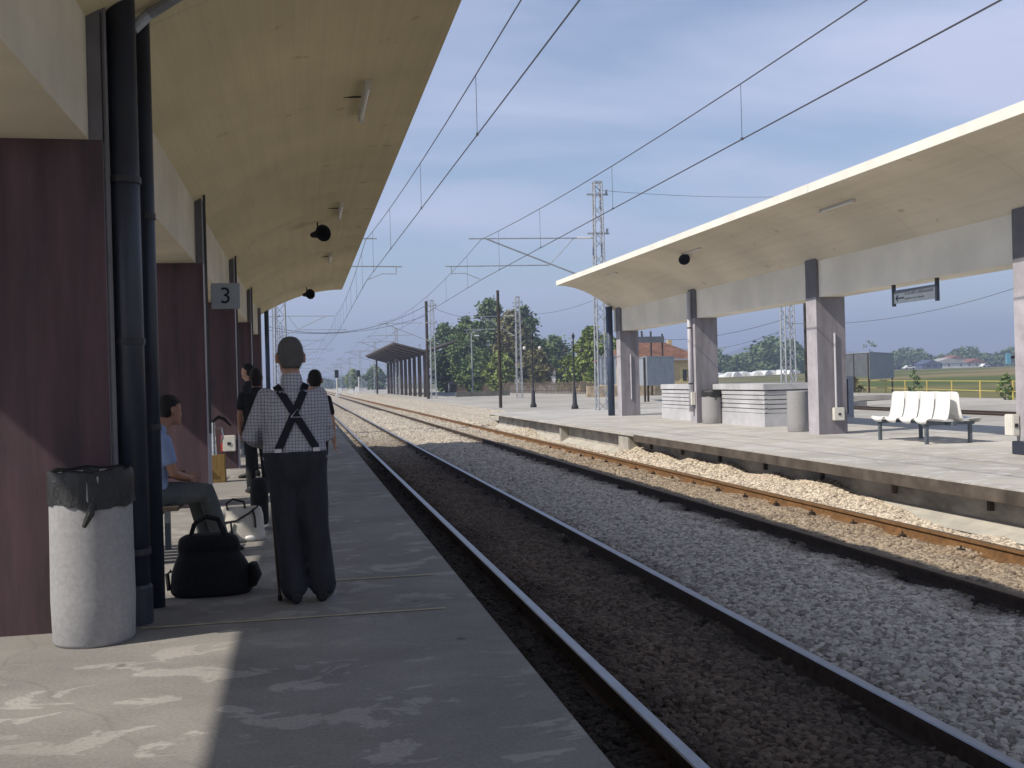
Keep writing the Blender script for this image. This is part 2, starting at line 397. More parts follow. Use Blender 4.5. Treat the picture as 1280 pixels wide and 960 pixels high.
def checkshirt():
    m = bpy.data.materials.new('checked_shirt'); m.use_nodes = True
    t = m.node_tree; b = t.nodes['Principled BSDF']; b.inputs['Roughness'].default_value = .85; b.inputs['Specular IOR Level'].default_value = .15
    tcx = t.nodes.new('ShaderNodeTexCoord')
    nz = t.nodes.new('ShaderNodeTexNoise'); nz.inputs['Scale'].default_value = 5; t.links.new(tcx.outputs['Object'], nz.inputs['Vector'])
    mixv = t.nodes.new('ShaderNodeMixRGB'); mixv.blend_type = 'ADD'; mixv.inputs[0].default_value = .025
    t.links.new(tcx.outputs['Object'], mixv.inputs[1]); t.links.new(nz.outputs['Color'], mixv.inputs[2])
    s_ = t.nodes.new('ShaderNodeSeparateXYZ'); t.links.new(mixv.outputs[0], s_.inputs[0])
    outs = []
    for i in (0, 2):
        mu = t.nodes.new('ShaderNodeMath'); mu.operation = 'MULTIPLY'; mu.inputs[1].default_value = 1 / .0215; t.links.new(s_.outputs[i], mu.inputs[0])
        fr = t.nodes.new('ShaderNodeMath'); fr.operation = 'FRACT'; t.links.new(mu.outputs[0], fr.inputs[0])
        c = t.nodes.new('ShaderNodeMath'); c.operation = 'LESS_THAN'; c.inputs[1].default_value = .30; t.links.new(fr.outputs[0], c.inputs[0])
        outs.append(c)
    a = t.nodes.new('ShaderNodeMath'); a.operation = 'ADD'; t.links.new(outs[0].outputs[0], a.inputs[0]); t.links.new(outs[1].outputs[0], a.inputs[1])
    cr_ = t.nodes.new('ShaderNodeValToRGB'); e = cr_.color_ramp.elements
    e[0].color = (.44, .44, .47, 1); e[1].color = (.17, .17, .20, 1); e[1].position = 1; e.new(.5).color = (.27, .27, .31, 1)
    dvv = t.nodes.new('ShaderNodeMath'); dvv.operation = 'MULTIPLY'; dvv.inputs[1].default_value = .5; t.links.new(a.outputs[0], dvv.inputs[0])
    t.links.new(dvv.outputs[0], cr_.inputs[0]); t.links.new(cr_.outputs[0], b.inputs['Base Color'])
    n9 = t.nodes.new('ShaderNodeTexNoise'); n9.inputs['Scale'].default_value = 7; n9.inputs['Distortion'].default_value = 1.2; t.links.new(tcx.outputs['Object'], n9.inputs['Vector'])
    bp = t.nodes.new('ShaderNodeBump'); bp.inputs['Strength'].default_value = .9; bp.inputs['Distance'].default_value = .04
    t.links.new(n9.outputs[0], bp.inputs['Height']); t.links.new(bp.outputs[0], b.inputs['Normal'])
    return m
M['check'] = checkshirt()

# ballast: cream limestone, oil-dark between the rails of the near track
def ballastmat(name, inst):
    m = bpy.data.materials.new(name); m.use_nodes = True
    t = m.node_tree; b = t.nodes['Principled BSDF']; b.inputs['Roughness'].default_value = .95; b.inputs['Specular IOR Level'].default_value = .15
    g = t.nodes.new('ShaderNodeNewGeometry'); s_ = t.nodes.new('ShaderNodeSeparateXYZ'); t.links.new(g.outputs['Position'], s_.inputs[0])
    nz = t.nodes.new('ShaderNodeTexNoise'); nz.inputs['Scale'].default_value = .9; nz.inputs['Detail'].default_value = 4; t.links.new(g.outputs['Position'], nz.inputs['Vector'])
    ad_ = t.nodes.new('ShaderNodeMath'); ad_.operation = 'MULTIPLY_ADD'; t.links.new(nz.outputs[0], ad_.inputs[0]); ad_.inputs[1].default_value = .9; t.links.new(s_.outputs[0], ad_.inputs[2])
    mr = t.nodes.new('ShaderNodeMapRange'); mr.inputs['From Min'].default_value = 0; mr.inputs['From Max'].default_value = 10; t.links.new(ad_.outputs[0], mr.inputs['Value'])
    cr_ = t.nodes.new('ShaderNodeValToRGB'); e = cr_.color_ramp.elements
    # position = (x + .45)/10
    e[0].position = .0; e[0].color = (.035, .028, .022, 1)  # strip beside the near platform edge: its shade is put into the colour
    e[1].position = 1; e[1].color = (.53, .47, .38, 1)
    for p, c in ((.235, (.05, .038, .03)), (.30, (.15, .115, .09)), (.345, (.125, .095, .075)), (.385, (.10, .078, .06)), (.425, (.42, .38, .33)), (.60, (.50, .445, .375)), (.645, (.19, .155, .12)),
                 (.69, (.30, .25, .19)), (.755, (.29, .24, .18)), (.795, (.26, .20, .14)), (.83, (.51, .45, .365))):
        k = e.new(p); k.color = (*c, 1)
    t.links.new(mr.outputs[0], cr_.inputs[0])
    # the grime and the painted edge shade fade with distance along the line
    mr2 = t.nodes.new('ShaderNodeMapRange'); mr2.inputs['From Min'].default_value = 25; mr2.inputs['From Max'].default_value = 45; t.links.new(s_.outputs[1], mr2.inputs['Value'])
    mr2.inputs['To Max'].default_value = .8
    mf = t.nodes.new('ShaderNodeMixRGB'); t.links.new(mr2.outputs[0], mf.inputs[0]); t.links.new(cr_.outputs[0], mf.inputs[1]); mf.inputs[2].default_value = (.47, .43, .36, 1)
    if inst:
        oi = t.nodes.new('ShaderNodeObjectInfo'); src = oi.outputs['Random']
    else:
        vo = t.nodes.new('ShaderNodeTexVoronoi'); vo.inputs['Scale'].default_value = 17; t.links.new(g.outputs['Position'], vo.inputs['Vector'])
        sp = t.nodes.new('ShaderNodeSeparateColor'); t.links.new(vo.outputs['Color'], sp.inputs[0]); src = sp.outputs[0]
    c2 = t.nodes.new('ShaderNodeValToRGB'); e2 = c2.color_ramp.elements
    e2[0].color = (.48, .455, .44, 1); e2[1].color = (1.38, 1.34, 1.28, 1); e2.new(.5).color = (1, .97, .94, 1)
    t.links.new(src, c2.inputs[0])
    mm = t.nodes.new('ShaderNodeMixRGB'); mm.blend_type = 'MULTIPLY'; mm.inputs[0].default_value = 1
    t.links.new(mf.outputs[0], mm.inputs[1]); t.links.new(c2.outputs[0], mm.inputs[2])
    t.links.new(mm.outputs[0], b.inputs['Base Color'])
    if not inst:
        bp = t.nodes.new('ShaderNodeBump'); bp.inputs['Strength'].default_value = 1; bp.inputs['Distance'].default_value = .05
        t.links.new(vo.outputs['Distance'], bp.inputs['Height']); bp.invert = True; t.links.new(bp.outputs[0], b.inputs['Normal'])
    return m
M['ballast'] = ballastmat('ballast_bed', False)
M['stone'] = ballastmat('ballast_stone', True)

def groundmat():
    m = bpy.data.materials.new('open_ground'); m.use_nodes = True
    t = m.node_tree; b = t.nodes['Principled BSDF']; b.inputs['Roughness'].default_value = .95; b.inputs['Specular IOR Level'].default_value = .1
    g = t.nodes.new('ShaderNodeNewGeometry'); s_ = t.nodes.new('ShaderNodeSeparateXYZ'); t.links.new(g.outputs['Position'], s_.inputs[0])
    a = t.nodes.new('ShaderNodeTexNoise'); a.inputs['Scale'].default_value = .03; a.inputs['Detail'].default_value = 8; t.links.new(g.outputs['Position'], a.inputs['Vector'])
    c = t.nodes.new('ShaderNodeValToRGB'); e = c.color_ramp.elements
    e[0].position = .36; e[0].color = (.085, .115, .035, 1); e[1].position = .64; e[1].color = (.24, .19, .10, 1); e.new(.5).color = (.14, .14, .055, 1)
    t.links.new(a.outputs[0], c.inputs[0])
    a2 = t.nodes.new('ShaderNodeTexNoise'); a2.inputs['Scale'].default_value = .6; a2.inputs['Detail'].default_value = 8; t.links.new(g.outputs['Position'], a2.inputs['Vector'])
    c2 = t.nodes.new('ShaderNodeValToRGB'); c2.color_ramp.elements[0].position = .3; c2.color_ramp.elements[0].color = (.30, .27, .225, 1); c2.color_ramp.elements[1].position = .7; c2.color_ramp.elements[1].color = (.45, .42, .37, 1)
    t.links.new(a2.outputs[0], c2.inputs[0])
    ns = t.nodes.new('ShaderNodeMath'); ns.operation = 'MULTIPLY_ADD'; t.links.new(a2.outputs[0], ns.inputs[0]); ns.inputs[1].default_value = 6; t.links.new(s_.outputs[0], ns.inputs[2])
    mr = t.nodes.new('ShaderNodeMapRange'); mr.inputs['From Min'].default_value = 44; mr.inputs['From Max'].default_value = 47; t.links.new(ns.outputs[0], mr.inputs['Value'])
    mx_ = t.nodes.new('ShaderNodeMixRGB'); t.links.new(mr.outputs[0], mx_.inputs[0]); t.links.new(c2.outputs[0], mx_.inputs[1]); t.links.new(c.outputs[0], mx_.inputs[2])
    t.links.new(mx_.outputs[0], b.inputs['Base Color'])
    return m
M['ground'] = groundmat()
M['hill'] = mat('hill', (.10, .11, .07), .95, n=.01, amt=.4)

# ------------------------------------------------------------------ the setting
def gz(x, y):
    """open ground height: level by the tracks, the field beyond the yellow fence rises gently"""
    if x < 46: return -.78
    return -.78 + min(2.0, (x - 46) * .02) + max(0, min(.6, (x - 146) * .004))
mb = MB()
xs = [-2000, -400, -100, -30, 10, 40, 46, 60, 90, 130, 146, 180, 240, 300, 400, 700, 2400]
ys = [-100, 0, 60, 120, 200, 300, 450, 700, 1000, 1500, 2900]
vs = [(x, y, gz(x, y)) for y in ys for x in xs]
nx = len(xs)
mb.add(vs, [(j * nx + i, j * nx + i + 1, (j + 1) * nx + i + 1, (j + 1) * nx + i) for j in range(len(ys) - 1) for i in range(nx - 1)])
mb.build('ground', M['ground'], kind='structure')

# ballast bed, one sheet with the track humps
def bz(x, y):
    if y < 47: x = min(x, 8.6)                              # the bed ends at the platform wall
    z = -.70
    if 3.6 < x < 5.9: z += .055 * math.sin((x - 3.6) / 2.3 * PI)
    if y > 46 and x > 8.2: z += (x - 8.2) * .22 * min(1, (y - 46) / 6)
    if x > 7.7:
        z += .05 * (x - 7.7)
        if y < 27: z += (x - 7.7) * .30 * min(1, max(0, (y - 12.5) / 3)) * (.85 + .3 * math.sin(y * .9) * math.sin(y * 2.3 + x))
    if 36 < y < 44 and 7.9 < x: z += .22 * math.exp(-((y - 39.5) / 1.9) ** 2) * min(1, (x - 7.9) / .6)
    if 1.1 < x < 1.75: z += .02
    return z + .018 * math.sin(x * 7.1 + y * 3.3) + .014 * math.sin(x * 3.7 - y * 5.9)
def sheet(xs, ys, zf):
    b_ = MB(); n_ = len(xs)
    b_.add([(x, y, zf(x, y)) for y in ys for x in xs], [(j * n_ + i, j * n_ + i + 1, (j + 1) * n_ + i + 1, (j + 1) * n_ + i) for j in range(len(ys) - 1) for i in range(n_ - 1)])
    return b_
bxs = [1.0 + i * .2 for i in range(47)]
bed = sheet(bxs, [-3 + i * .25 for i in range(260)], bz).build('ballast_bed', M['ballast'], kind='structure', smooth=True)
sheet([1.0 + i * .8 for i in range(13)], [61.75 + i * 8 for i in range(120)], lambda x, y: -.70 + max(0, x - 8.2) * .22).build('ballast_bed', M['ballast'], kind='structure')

# loose ballast stones: countless, one object
stones = bpy.data.collections.new('ballast_stone_shapes')
for i in range(6):
    bm = bmesh.new(); bmesh.ops.create_icosphere(bm, subdivisions=1, radius=1)
    for v in bm.verts:
        v.co *= random.uniform(.72, 1.12)
        v.co.x *= 1.25; v.co.z *= .72
    me = bpy.data.meshes.new('stone'); bm.to_mesh(me); bm.free(); me.materials.append(M['stone'])
    stones.objects.link(bpy.data.objects.new('stone', me))
def scatter(name, xs_, ys_, dens, rmin, rmax, seed):
    o = sheet(xs_, ys_, lambda x, y: bz(x, y) + .006).build(name, M['ballast'], kind='stuff')
    ng = bpy.data.node_groups.new(name, 'GeometryNodeTree')
    ng.interface.new_socket('Geometry', in_out='INPUT', socket_type='NodeSocketGeometry'); ng.interface.new_socket('Geometry', in_out='OUTPUT', socket_type='NodeSocketGeometry')
    n_ = ng.nodes.new; l_ = ng.links.new
    gi = n_('NodeGroupInput'); go = n_('NodeGroupOutput')
    dp = n_('GeometryNodeDistributePointsOnFaces'); dp.inputs['Density'].default_value = dens; dp.inputs['Seed'].default_value = seed
    ci = n_('GeometryNodeCollectionInfo'); ci.inputs['Collection'].default_value = stones; ci.inputs['Separate Children'].default_value = True; ci.inputs['Reset Children'].default_value = True
    io = n_('GeometryNodeInstanceOnPoints'); io.inputs['Pick Instance'].default_value = True
    rv = n_('FunctionNodeRandomValue'); rv.data_type = 'FLOAT_VECTOR'; rv.inputs[0].default_value = (-.5, -.5, 0); rv.inputs[1].default_value = (.5, .5, 6.28)
    rs = n_('FunctionNodeRandomValue'); rs.data_type = 'FLOAT'; rs.inputs[2].default_value = rmin; rs.inputs[3].default_value = rmax
    l_(gi.outputs[0], dp.inputs['Mesh']); l_(dp.outputs['Points'], io.inputs['Points']); l_(ci.outputs[0], io.inputs['Instance'])
    l_(rv.outputs[0], io.inputs['Rotation']); l_(rs.outputs[1], io.inputs['Scale']); l_(io.outputs[0], go.inputs[0])
    md = o.modifiers.new('scatter', 'NODES'); md.node_group = ng
    return o
gx = [1.12 + i * .2 for i in range(38)]
scatter('ballast_stones', gx, [1.5 + i * .25 for i in range(75)], 1150, .014, .044, 1)
scatter('ballast_stones', gx, [20.0 + i * .25 for i in range(90)], 520, .022, .048, 2)
scatter('ballast_stones', gx, [42.5 + i * .5 for i in range(80)], 130, .035, .065, 3)

# near platform
mb = MB().box(-4.6, 1.11, -14, 160, -.10, 0)
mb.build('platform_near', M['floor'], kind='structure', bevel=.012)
MB().box(-4.55, 1.02, -13.9, 159.9, -1.0, -.104).build('platform_near_wall', M['wallconc'], kind='structure')
# thin pale expansion joints across the near platform
for n_, (ya, yb, xa, xb) in enumerate(((6.62, 6.60, -1.0, .86), (7.80, 7.78, -.1, .93), (14.3, 14.28, -1.0, .9))):
    MB().add([(xa, ya, .004), (xb, yb, .004), (xb, yb + .035, .004), (xa, ya + .035, .004)], [(0, 1, 2, 3)]).build('platform_joint', mat('joint_filler', (.50, .43, .30), .9, n=6, amt=.3), kind='structure')

# opposite platform: thin slab over a set-back wall, ramp at its far end
mb = MB()
poly = [(8.25, -.07), (8.25, 0), (16.85, 0), (16.85, -.07)]
mb.prismy(poly, -14, 46.2)
mb.add([(8.25, 46.2, 0), (16.85, 46.2, 0), (16.85, 52.5, -.26), (8.9, 49.6, -.16), (8.25, 46.2, -.07), (16.85, 46.2, -.07), (16.85, 52.5, -.33), (8.9, 49.6, -.26)],
       [(0, 3, 2, 1), (4, 5, 6, 7), (0, 4, 7, 3), (3, 7, 6, 2), (1, 2, 6, 5), (0, 1, 5, 4)])
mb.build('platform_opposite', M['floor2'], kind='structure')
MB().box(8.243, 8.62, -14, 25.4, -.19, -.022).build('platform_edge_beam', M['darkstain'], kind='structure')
MB().box(8.62, 16.8, -13.9, 46, -1.0, -.074).build('platform_opposite_wall', M['wallconc'], kind='structure')
mb = MB()
y = -2.0
mb.add([], [])
MB().add([(8.62, -14, -.50), (8.62, 46, -.50), (8.28, 46, -.68), (8.28, -14, -.62)], [(0, 1, 2, 3)]).build('platform_footing', M['footing'], kind='structure')
for k in range(16):                                     # short dark brackets under the slab
    yb = 3.0 + k * 2.2
    if yb > 25: break
    tag(MB().box(8.55, 8.615, yb, yb + .06, -.38, -.195).build('slab_bracket', M['darkstain']), 'short dark bracket under the edge of the opposite platform slab', 'bracket', 'brackets under the opposite platform edge')
for (yb, d, wdt) in ((26.0, .0, .9), (33.5, .22, .22)):
    tag(MB().box(8.30 + d * .3, 8.615, yb, yb + wdt, -.78, -.074).build('platform_pier', M['edge'], bevel=.02),
        'wide pale concrete block under the opposite platform edge' if wdt > .5 else 'narrow concrete pier under the opposite platform edge near its ramp', 'pier')

# low apron beyond the ramp, with its kerb
mb = MB().box(10.2, 31, 53.2, 300, -.6, -.24)
mb.build('paved_apron', M['dirt'], kind='structure', bevel=.03)
MB().box(31.004, 43, 66, 140, -.6, -.262).build('paved_yard', M['dirt'], kind='structure')
MB().add([(16.9, -14, -.535), (46, -14, -.535), (44, 66, -.535), (16.9, 53, -.535)], [(0, 1, 2, 3)]).build('track_yard', M['dirt'], kind='structure')

# distant hills inside the haze
mb = MB()
def hz_(a):
    return 12 + 10 * math.sin(a * 13 + .6) + 6 * math.sin(a * 31) + 55 * math.exp(-((a - .43) / .055) ** 2) + 26 * math.exp(-((a - .53) / .08) ** 2) + 16 * math.exp(-((a - .30) / .06) ** 2)
A = [-.9 + i * .02 for i in range(106)]
vs = []
for a in A:
    x, y = 2500 * math.sin(a), 2500 * math.cos(a)
    vs += [(x, y, -2), (x * 1.04, y * 1.04, hz_(a)), (x * 1.10, y * 1.10, -2)]
mb.add(vs, [f for i in range(len(A) - 1) for f in ((3 * i, 3 * i + 3, 3 * i + 4, 3 * i + 1), (3 * i + 1, 3 * i + 4, 3 * i + 5, 3 * i + 2))])
mb.build('hills', M['hill'], kind='structure', smooth=True)

# the air
hm = bpy.data.materials.new('haze_air'); hm.use_nodes = True
t = hm.node_tree; t.nodes.clear()
pv = t.nodes.new('ShaderNodeVolumePrincipled'); mo = t.nodes.new('ShaderNodeOutputMaterial')
pv.inputs['Color'].default_value = (.62, .73, 1.0, 1); pv.inputs['Density'].default_value = .0009; pv.inputs['Anisotropy'].default_value = .1
t.links.new(pv.outputs[0], mo.inputs['Volume'])
MB().box(-2600, 2900, -200, 3000, -3.2, 125).build('haze', hm, kind='stuff')

# ------------------------------------------------------------------ rails
RP = [(-.075, -.172), (.075, -.172), (.075, -.150), (.012, -.138), (.010, -.045), (.036, -.036), (.036, -.006), (.028, 0), (-.028, 0), (-.036, -.006), (-.036, -.036), (-.010, -.045), (-.012, -.138), (-.075, -.150)]
def track(label, xa, xb, y0, y1, zr, side, head, shaded_side=None, clips=True):
    tr = thing('railway_track', label, 'track', ((xa + xb) / 2, 0, zr - .17))
    clip_me = None
    for x in (xa, xb):
        b_ = MB(); n = len(RP)
        ysx = [y0, y1]
        vs = [(x + px * 1.15, y, zr + pz) for y in ysx for px, pz in RP]
        for i in range(n):
            b_.cur = 1 if i in (6, 7, 8) else 0
            b_.add([], []); b_.f.append((i, (i + 1) % n, (i + 1) % n + n, i + n)); b_.m.append(b_.cur)
        b_.v = [tuple(v) for v in vs]
        b_.f.append(tuple(range(n - 1, -1, -1))); b_.m.append(0); b_.f.append(tuple(range(n, 2 * n))); b_.m.append(0)
        r_ = b_.build('rail', [shaded_side if (x == xa and shaded_side) else side, head], tr)
        if clips:
            for k in range(24):
                for sgn in (-1, 1):
                    yk = 3.6 + k * 1.2 + (.05 if sgn > 0 else 0)
                    if clip_me is None:
                        c_ = MB().box(-.06, .06, -.07, .07, 0, .028).box(-.045, .03, -.035, .035, .028, .062).tube([(-.01, 0, .05), (-.01, 0, .10)], .014, 6)
                        co = c_.build('rail_clip', M['rust_and_shade'], tr, world=False, bevel=.006); clip_me = co.data
                    else:
                        co = bpy.data.objects.new('rail_clip', clip_me); COL.objects.link(co); co.parent = tr
                        if x == xa and shaded_side: co.material_slots[0].link = 'OBJECT'; co.material_slots[0].material = shaded_side
                    co.location = (x - tr.location.x + sgn * .115, yk, .0)
    return tr
track('near railway track with bright worn rail heads beside the waiting people', 1.93, 3.44, -8, 900, -.53, M['rust_and_shade'], M['steel'])
track('second railway track with rusty brown rails beside the opposite platform', 6.05, 7.56, -8, 900, -.53, M['rust'], M['steelrust'], M['rust_and_shade'])  # left rail in darker rust: canopy shade put into its colour
track('disused far track behind the opposite platform, in front of the yellow fence', 28.0, 29.5, -8, 64, -.44, M['rust_and_shade'], M['rust_and_shade'], clips=False)

# ------------------------------------------------------------------ canopies
def soffit_profile(x0, z0, x1, z1, n=10):
    return [(x0 + (x1 - x0) * i / n, z0 + (z1 - z0) * (1 - (1 - i / n) ** 2)) for i in range(n + 1)]

def canopy(label, X0, inward, width, pillars, thick, tipn, tipf, zt, zj, y0, y1, outer, M_s, M_pil, M_end, M_up, th=.14, zb=3.19):
    """one concrete canopy: X0 = track-facing end of its fins, inward = direction away from the track"""
    c = thing('concrete_canopy', label, 'canopy', (X0 + inward * width / 2, (y0 + y1) / 2, 0))
    bface = X0 + inward * .08; bback = X0 + inward * width
    # roof: curved soffit on both sides, fascia, flat top
    def ring(y, tip, out):
        p1 = soffit_profile(bface, zj, tip, zt); p2 = soffit_profile(bback, zj, out, zt)
        lo = p1[::-1] + p2
        n = len(lo)
        top = [(x, z + th + .0) for x, z in ((out, zt), (bback, zj + .35), (bface, zj + .35), (tip, zt))]
        return lo, top
    A_, At = ring(y0, tipn, outer); B_, Bt = ring(y1, tipf, outer)
    b_ = MB(); n = len(A_)
    full = A_ + At; fulb = B_ + Bt; m_ = len(full)
    ny = 12
    vs = []
    for j in range(ny + 1):
        t_ = j / ny
        vs += [(a[0] + (b2[0] - a[0]) * t_, y0 + (y1 - y0) * t_, a[1] + (b2[1] - a[1]) * t_) for a, b2 in zip(full, fulb)]
    fs = []; ms = []
    for j in range(ny):
        for i in range(m_):
            fs.append((j * m_ + i, j * m_ + (i + 1) % m_, (j + 1) * m_ + (i + 1) % m_, (j + 1) * m_ + i))
            ms.append(0 if i < n - 1 else 1)
    fs.append(tuple(range(m_ - 1, -1, -1))); fs.append(tuple(ny * m_ + i for i in range(m_))); ms += [1, 1]
    b_.v = vs; b_.f = fs; b_.m = ms
    b_.build('roof', [M_s, M['fascia']], c)
    xa, xb = sorted((bface, bback - inward * .003))
    MB().box(xa, xb, y0 + .05, y1 - .05, zb, zj + .05).build('beam', M['beam'] if inward < 0 else M['beam2'], c)
    for yp in pillars:
        b_ = MB()
        x0_, x1_ = sorted((X0, bback))
        vs = [(x0_, yp, -.01), (x1_, yp, -.01), (x1_, yp + thick, -.01), (x0_, yp + thick, -.01), (x0_, yp, zb - .002), (x1_, yp, zb - .002), (x1_, yp + thick, zb - .002), (x0_, yp + thick, zb - .002)]
        ff = [(0, 1, 5, 4), (2, 3, 7, 6), (4, 5, 6, 7), (0, 3, 2, 1)] + [(1, 2, 6, 5), (3, 0, 4, 7)]
        b_.v = vs; b_.f = ff
        tf = 1
        b_.m = [0, 0, 0, 0, 1, 1]
        b_.build('pillar', [M_pil, M_end], c)
        xa, xb = sorted((X0, bface - inward * .002))
        MB().box(xa, xb, yp, yp + thick, zb - .001, zj + .06).build('pilaster', M_up, c)
    return c
LF = [6.68, 13.15, 19.2, 25.2, 31.2]
canopy('cream concrete canopy on purple fin pillars over the waiting people', -1.15, -1, .85, [-6.6, .05] + LF, .56, 1.33, 1.33, 4.5, 3.72, -26, 33.8, -4.92, M['soffit'], M['purple'], M['greyend'], M['greydark'], zb=2.975)
RF = [7.6, 14.9, 22.2, 29.8, 37.35]
canopy('pale concrete canopy on mauve pillars over the opposite platform', 11.7, 1, .72, RF, .5, 10.3, 9.55, 5.0, 4.02, -6, 38.4, 14.7, M['soffit2'], M['mauve'], M['greyend'], M['greydark'], th=.17)

def soffl(x): u = (x + 1.23) / 2.56; return 3.72 + .78 * (1 - (1 - u) ** 2)
def soffr(x): u = (11.78 - x) / 1.75; return 4.02 + .98 * (1 - (1 - u) ** 2)

# drainpipes and conduits
def pipe(label, pts, r, m, name='drainpipe', clampz=(), clamp_dir=(-1, 0)):
    p = thing(name, label, 'pipe', (pts[-1][0], pts[-1][1], pts[-1][2]))
    MB().tube(pts, r, 28).build('pipe', m, p, smooth=True)
    x, y = pts[-1][0], pts[-1][1]
    for z in clampz:
        MB().lathe([(r * 1.12, -.02), (r * 1.12, .02)], (x, y, z), 16).build('clamp', M['darkmetal'], p)
    return p
def elbow_pipe(): pass
pa = pipe('thick dark blue drainpipe against the nearest purple pillar', [(-1.045, 6.80, 3.99), (-1.045, 6.80, .005)], .086, M['pipe'], clampz=(.45, 1.75, 2.75))
MB().lathe([(.10, 0), (.10, .22), (.092, .24)], (-1.045, 6.80, .004), 16).build('pipe_socket', M['pipe'], pa)
pb = pipe('thinner dark blue drainpipe just behind the thick one', [(-.985, 7.26, 3.99), (-.985, 7.26, .005)], .052, M['pipe'], clampz=(1.2, 2.6))
tag(MB().tube([(-1.0, 6.95, 3.74), (-.90, 7.0, 3.86), (-.4, 6.75, 4.09), (.25, 6.35, 4.32)], [.04, .035, .03, .03], 8).build('soffit_pipe', M['galv']), 'slanting grey pipe under the near soffit at the drainpipe head', 'pipe')
tag(MB().tube([(-1.13, 6.70, 3.9), (-1.125, 6.70, .02)], .014, 6).build('conduit', M['greydark']), 'thin conduit running up the end of the nearest purple pillar', 'conduit')
pipe('blue drainpipe at the far end of the near canopy', [(-1.05, 33.55, 4.0), (-1.05, 33.55, .005)], .07, M['pipeblue'])
pipe('blue drainpipe at the far end of the opposite canopy', [(11.52, 38.1, 4.15), (11.52, 38.1, .005)], .13, M['pipeblue'])
for yy, lb in ((13.1, 'thin dark cable pipe on the second purple pillar'), (19.15, 'thin dark cable pipe on the third purple pillar'), (25.15, 'thin dark cable pipe on the fourth purple pillar')):
    tag(MB().tube([(-1.11, yy, 3.95), (-1.11, yy, .9)], .018, 6).build('conduit', M['darkmetal']), lb, 'conduit')
pipe('narrow blue-grey drainpipe on the opposite pillar with the bagged bin', [(11.60, 30.0, 4.0), (11.60, 30.0, .35)], .06, M['pipelt'], clampz=(1.2, 2.9))
tag(MB().box(11.57, 11.69, 29.86, 29.96, .55, .95).build('meter_box', M['whitebox'], bevel=.01), 'small pale box low on the pillar behind the bagged bin', 'box')
for (x, y, zt_, lb) in ((12.13, 22.17, 2.35, 'pale conduit on the opposite pillar with the cream electric box'), (12.08, 37.32, 2.3, 'pale conduit on the farthest opposite pillar')):
    tag(MB().tube([(x, y, zt_), (x, y, .62)], .024, 8).build('conduit', M['pipelt']), lb, 'conduit')

def ebox(label, c, sx_, sy_, sz_, red=False, face='y'):
    e = thing('electric_box', label, 'electric box', c)
    MB().box(c[0] - sx_ / 2, c[0] + sx_ / 2, c[1], c[1] + sy_, c[2], c[2] + sz_).build('casing', M['whitebox'], e, bevel=.012)
    MB().box(c[0] - .03, c[0] + .03, c[1] - .012, c[1] - .001, c[2] + sz_ * .4, c[2] + sz_ * .58).build('lock', M['darkmetal'], e)
    if red: MB().box(c[0] - sx_ / 2 - .035, c[0] - sx_ / 2 - .003, c[1] + .02, c[1] + sy_, c[2], c[2] + sz_).build('side_panel', M['red'], e)
    return e
ebox('cream electric box on the opposite pillar beside the white seats', (12.16, 22.08, .32), .26, .11, .30)
ebox('white electric box with red side on the third purple pillar', (-1.30, 19.05, .32), .22, .13, .28, True)
ebox('cream electric box at the foot of the opposite pillar cut by the right photo edge', (11.62, 15.30, .30), .13, .22, .36)
tag(MB().box(11.56, 11.69, 15.0, 15.35, .0, .22).build('pillar_guard', M['pipe'], bevel=.01), 'dark blue guard at the foot of the right-edge pillar', 'guard')
for z, h, lb in ((1.50, .23, 'small light blue sign on the right-edge pillar'),):
    s_ = thing('wall_sign', lb, 'sign', (11.62, 15.42, z))
    MB().box(11.555, 11.64, 15.42, 15.44, z, z + h * .8).build('plate', M['bluesign'], s_)
    MB().box(11.642, 11.72, 15.424, 15.436, z + h * .4, z + h * .6).build('arm', M['darkmetal'], s_)

# tube lights and loudspeakers under the soffits
def tube_light(label, x, y, z, ang, lgt=1.25, tilt=0):
    l_ = thing('tube_light', label, 'light', (x, y, z), 'tube lights under the canopies')
    MB().box(-.035, .035, -lgt / 2, lgt / 2, -.05, -.0).build('batten', M['whitebox'], l_, world=False, bevel=.006)
    MB().tube([(0, -lgt / 2 + .03, -.075), (0, lgt / 2 - .03, -.075)], .019, 8).build('lamp_tube', M['white'], l_, world=False)
    for s_ in (-1, 1): MB().box(-.03, .03, s_ * (lgt / 2 - .02) - .02, s_ * (lgt / 2 - .02) + .02, -.10, -.051).build('end_cap', M['whitebox'], l_, world=False)
    MB().tube([(-.03, -.1, -.02), (-.25, -.12, -.012), (-.62, -.1, -.012)], .008, 5).build('cable', M['darkmetal'], l_, world=False)
    l_.rotation_euler = (0, tilt, ang)
    return l_
for y, lb in ((11.0, 'tube light nearest the camera under the near canopy'), (17.9, 'second tube light under the near canopy, by the loudspeaker'), (24.6, 'third tube light under the near canopy')):
    tube_light(lb, .71, y, soffl(.71) + .002, 0, 1.35, -R(6))
for x, y, lb in ((10.7, 19.3, 'tube light under the opposite canopy nearest the hanging sign'), (10.55, 26.9, 'tube light under the opposite canopy above its loudspeaker'), (10.3, 33.6, 'tube light at the far tip of the opposite canopy')):
    tube_light(lb, x, y, soffr(x) - .01, 0, 1.35, R(25))
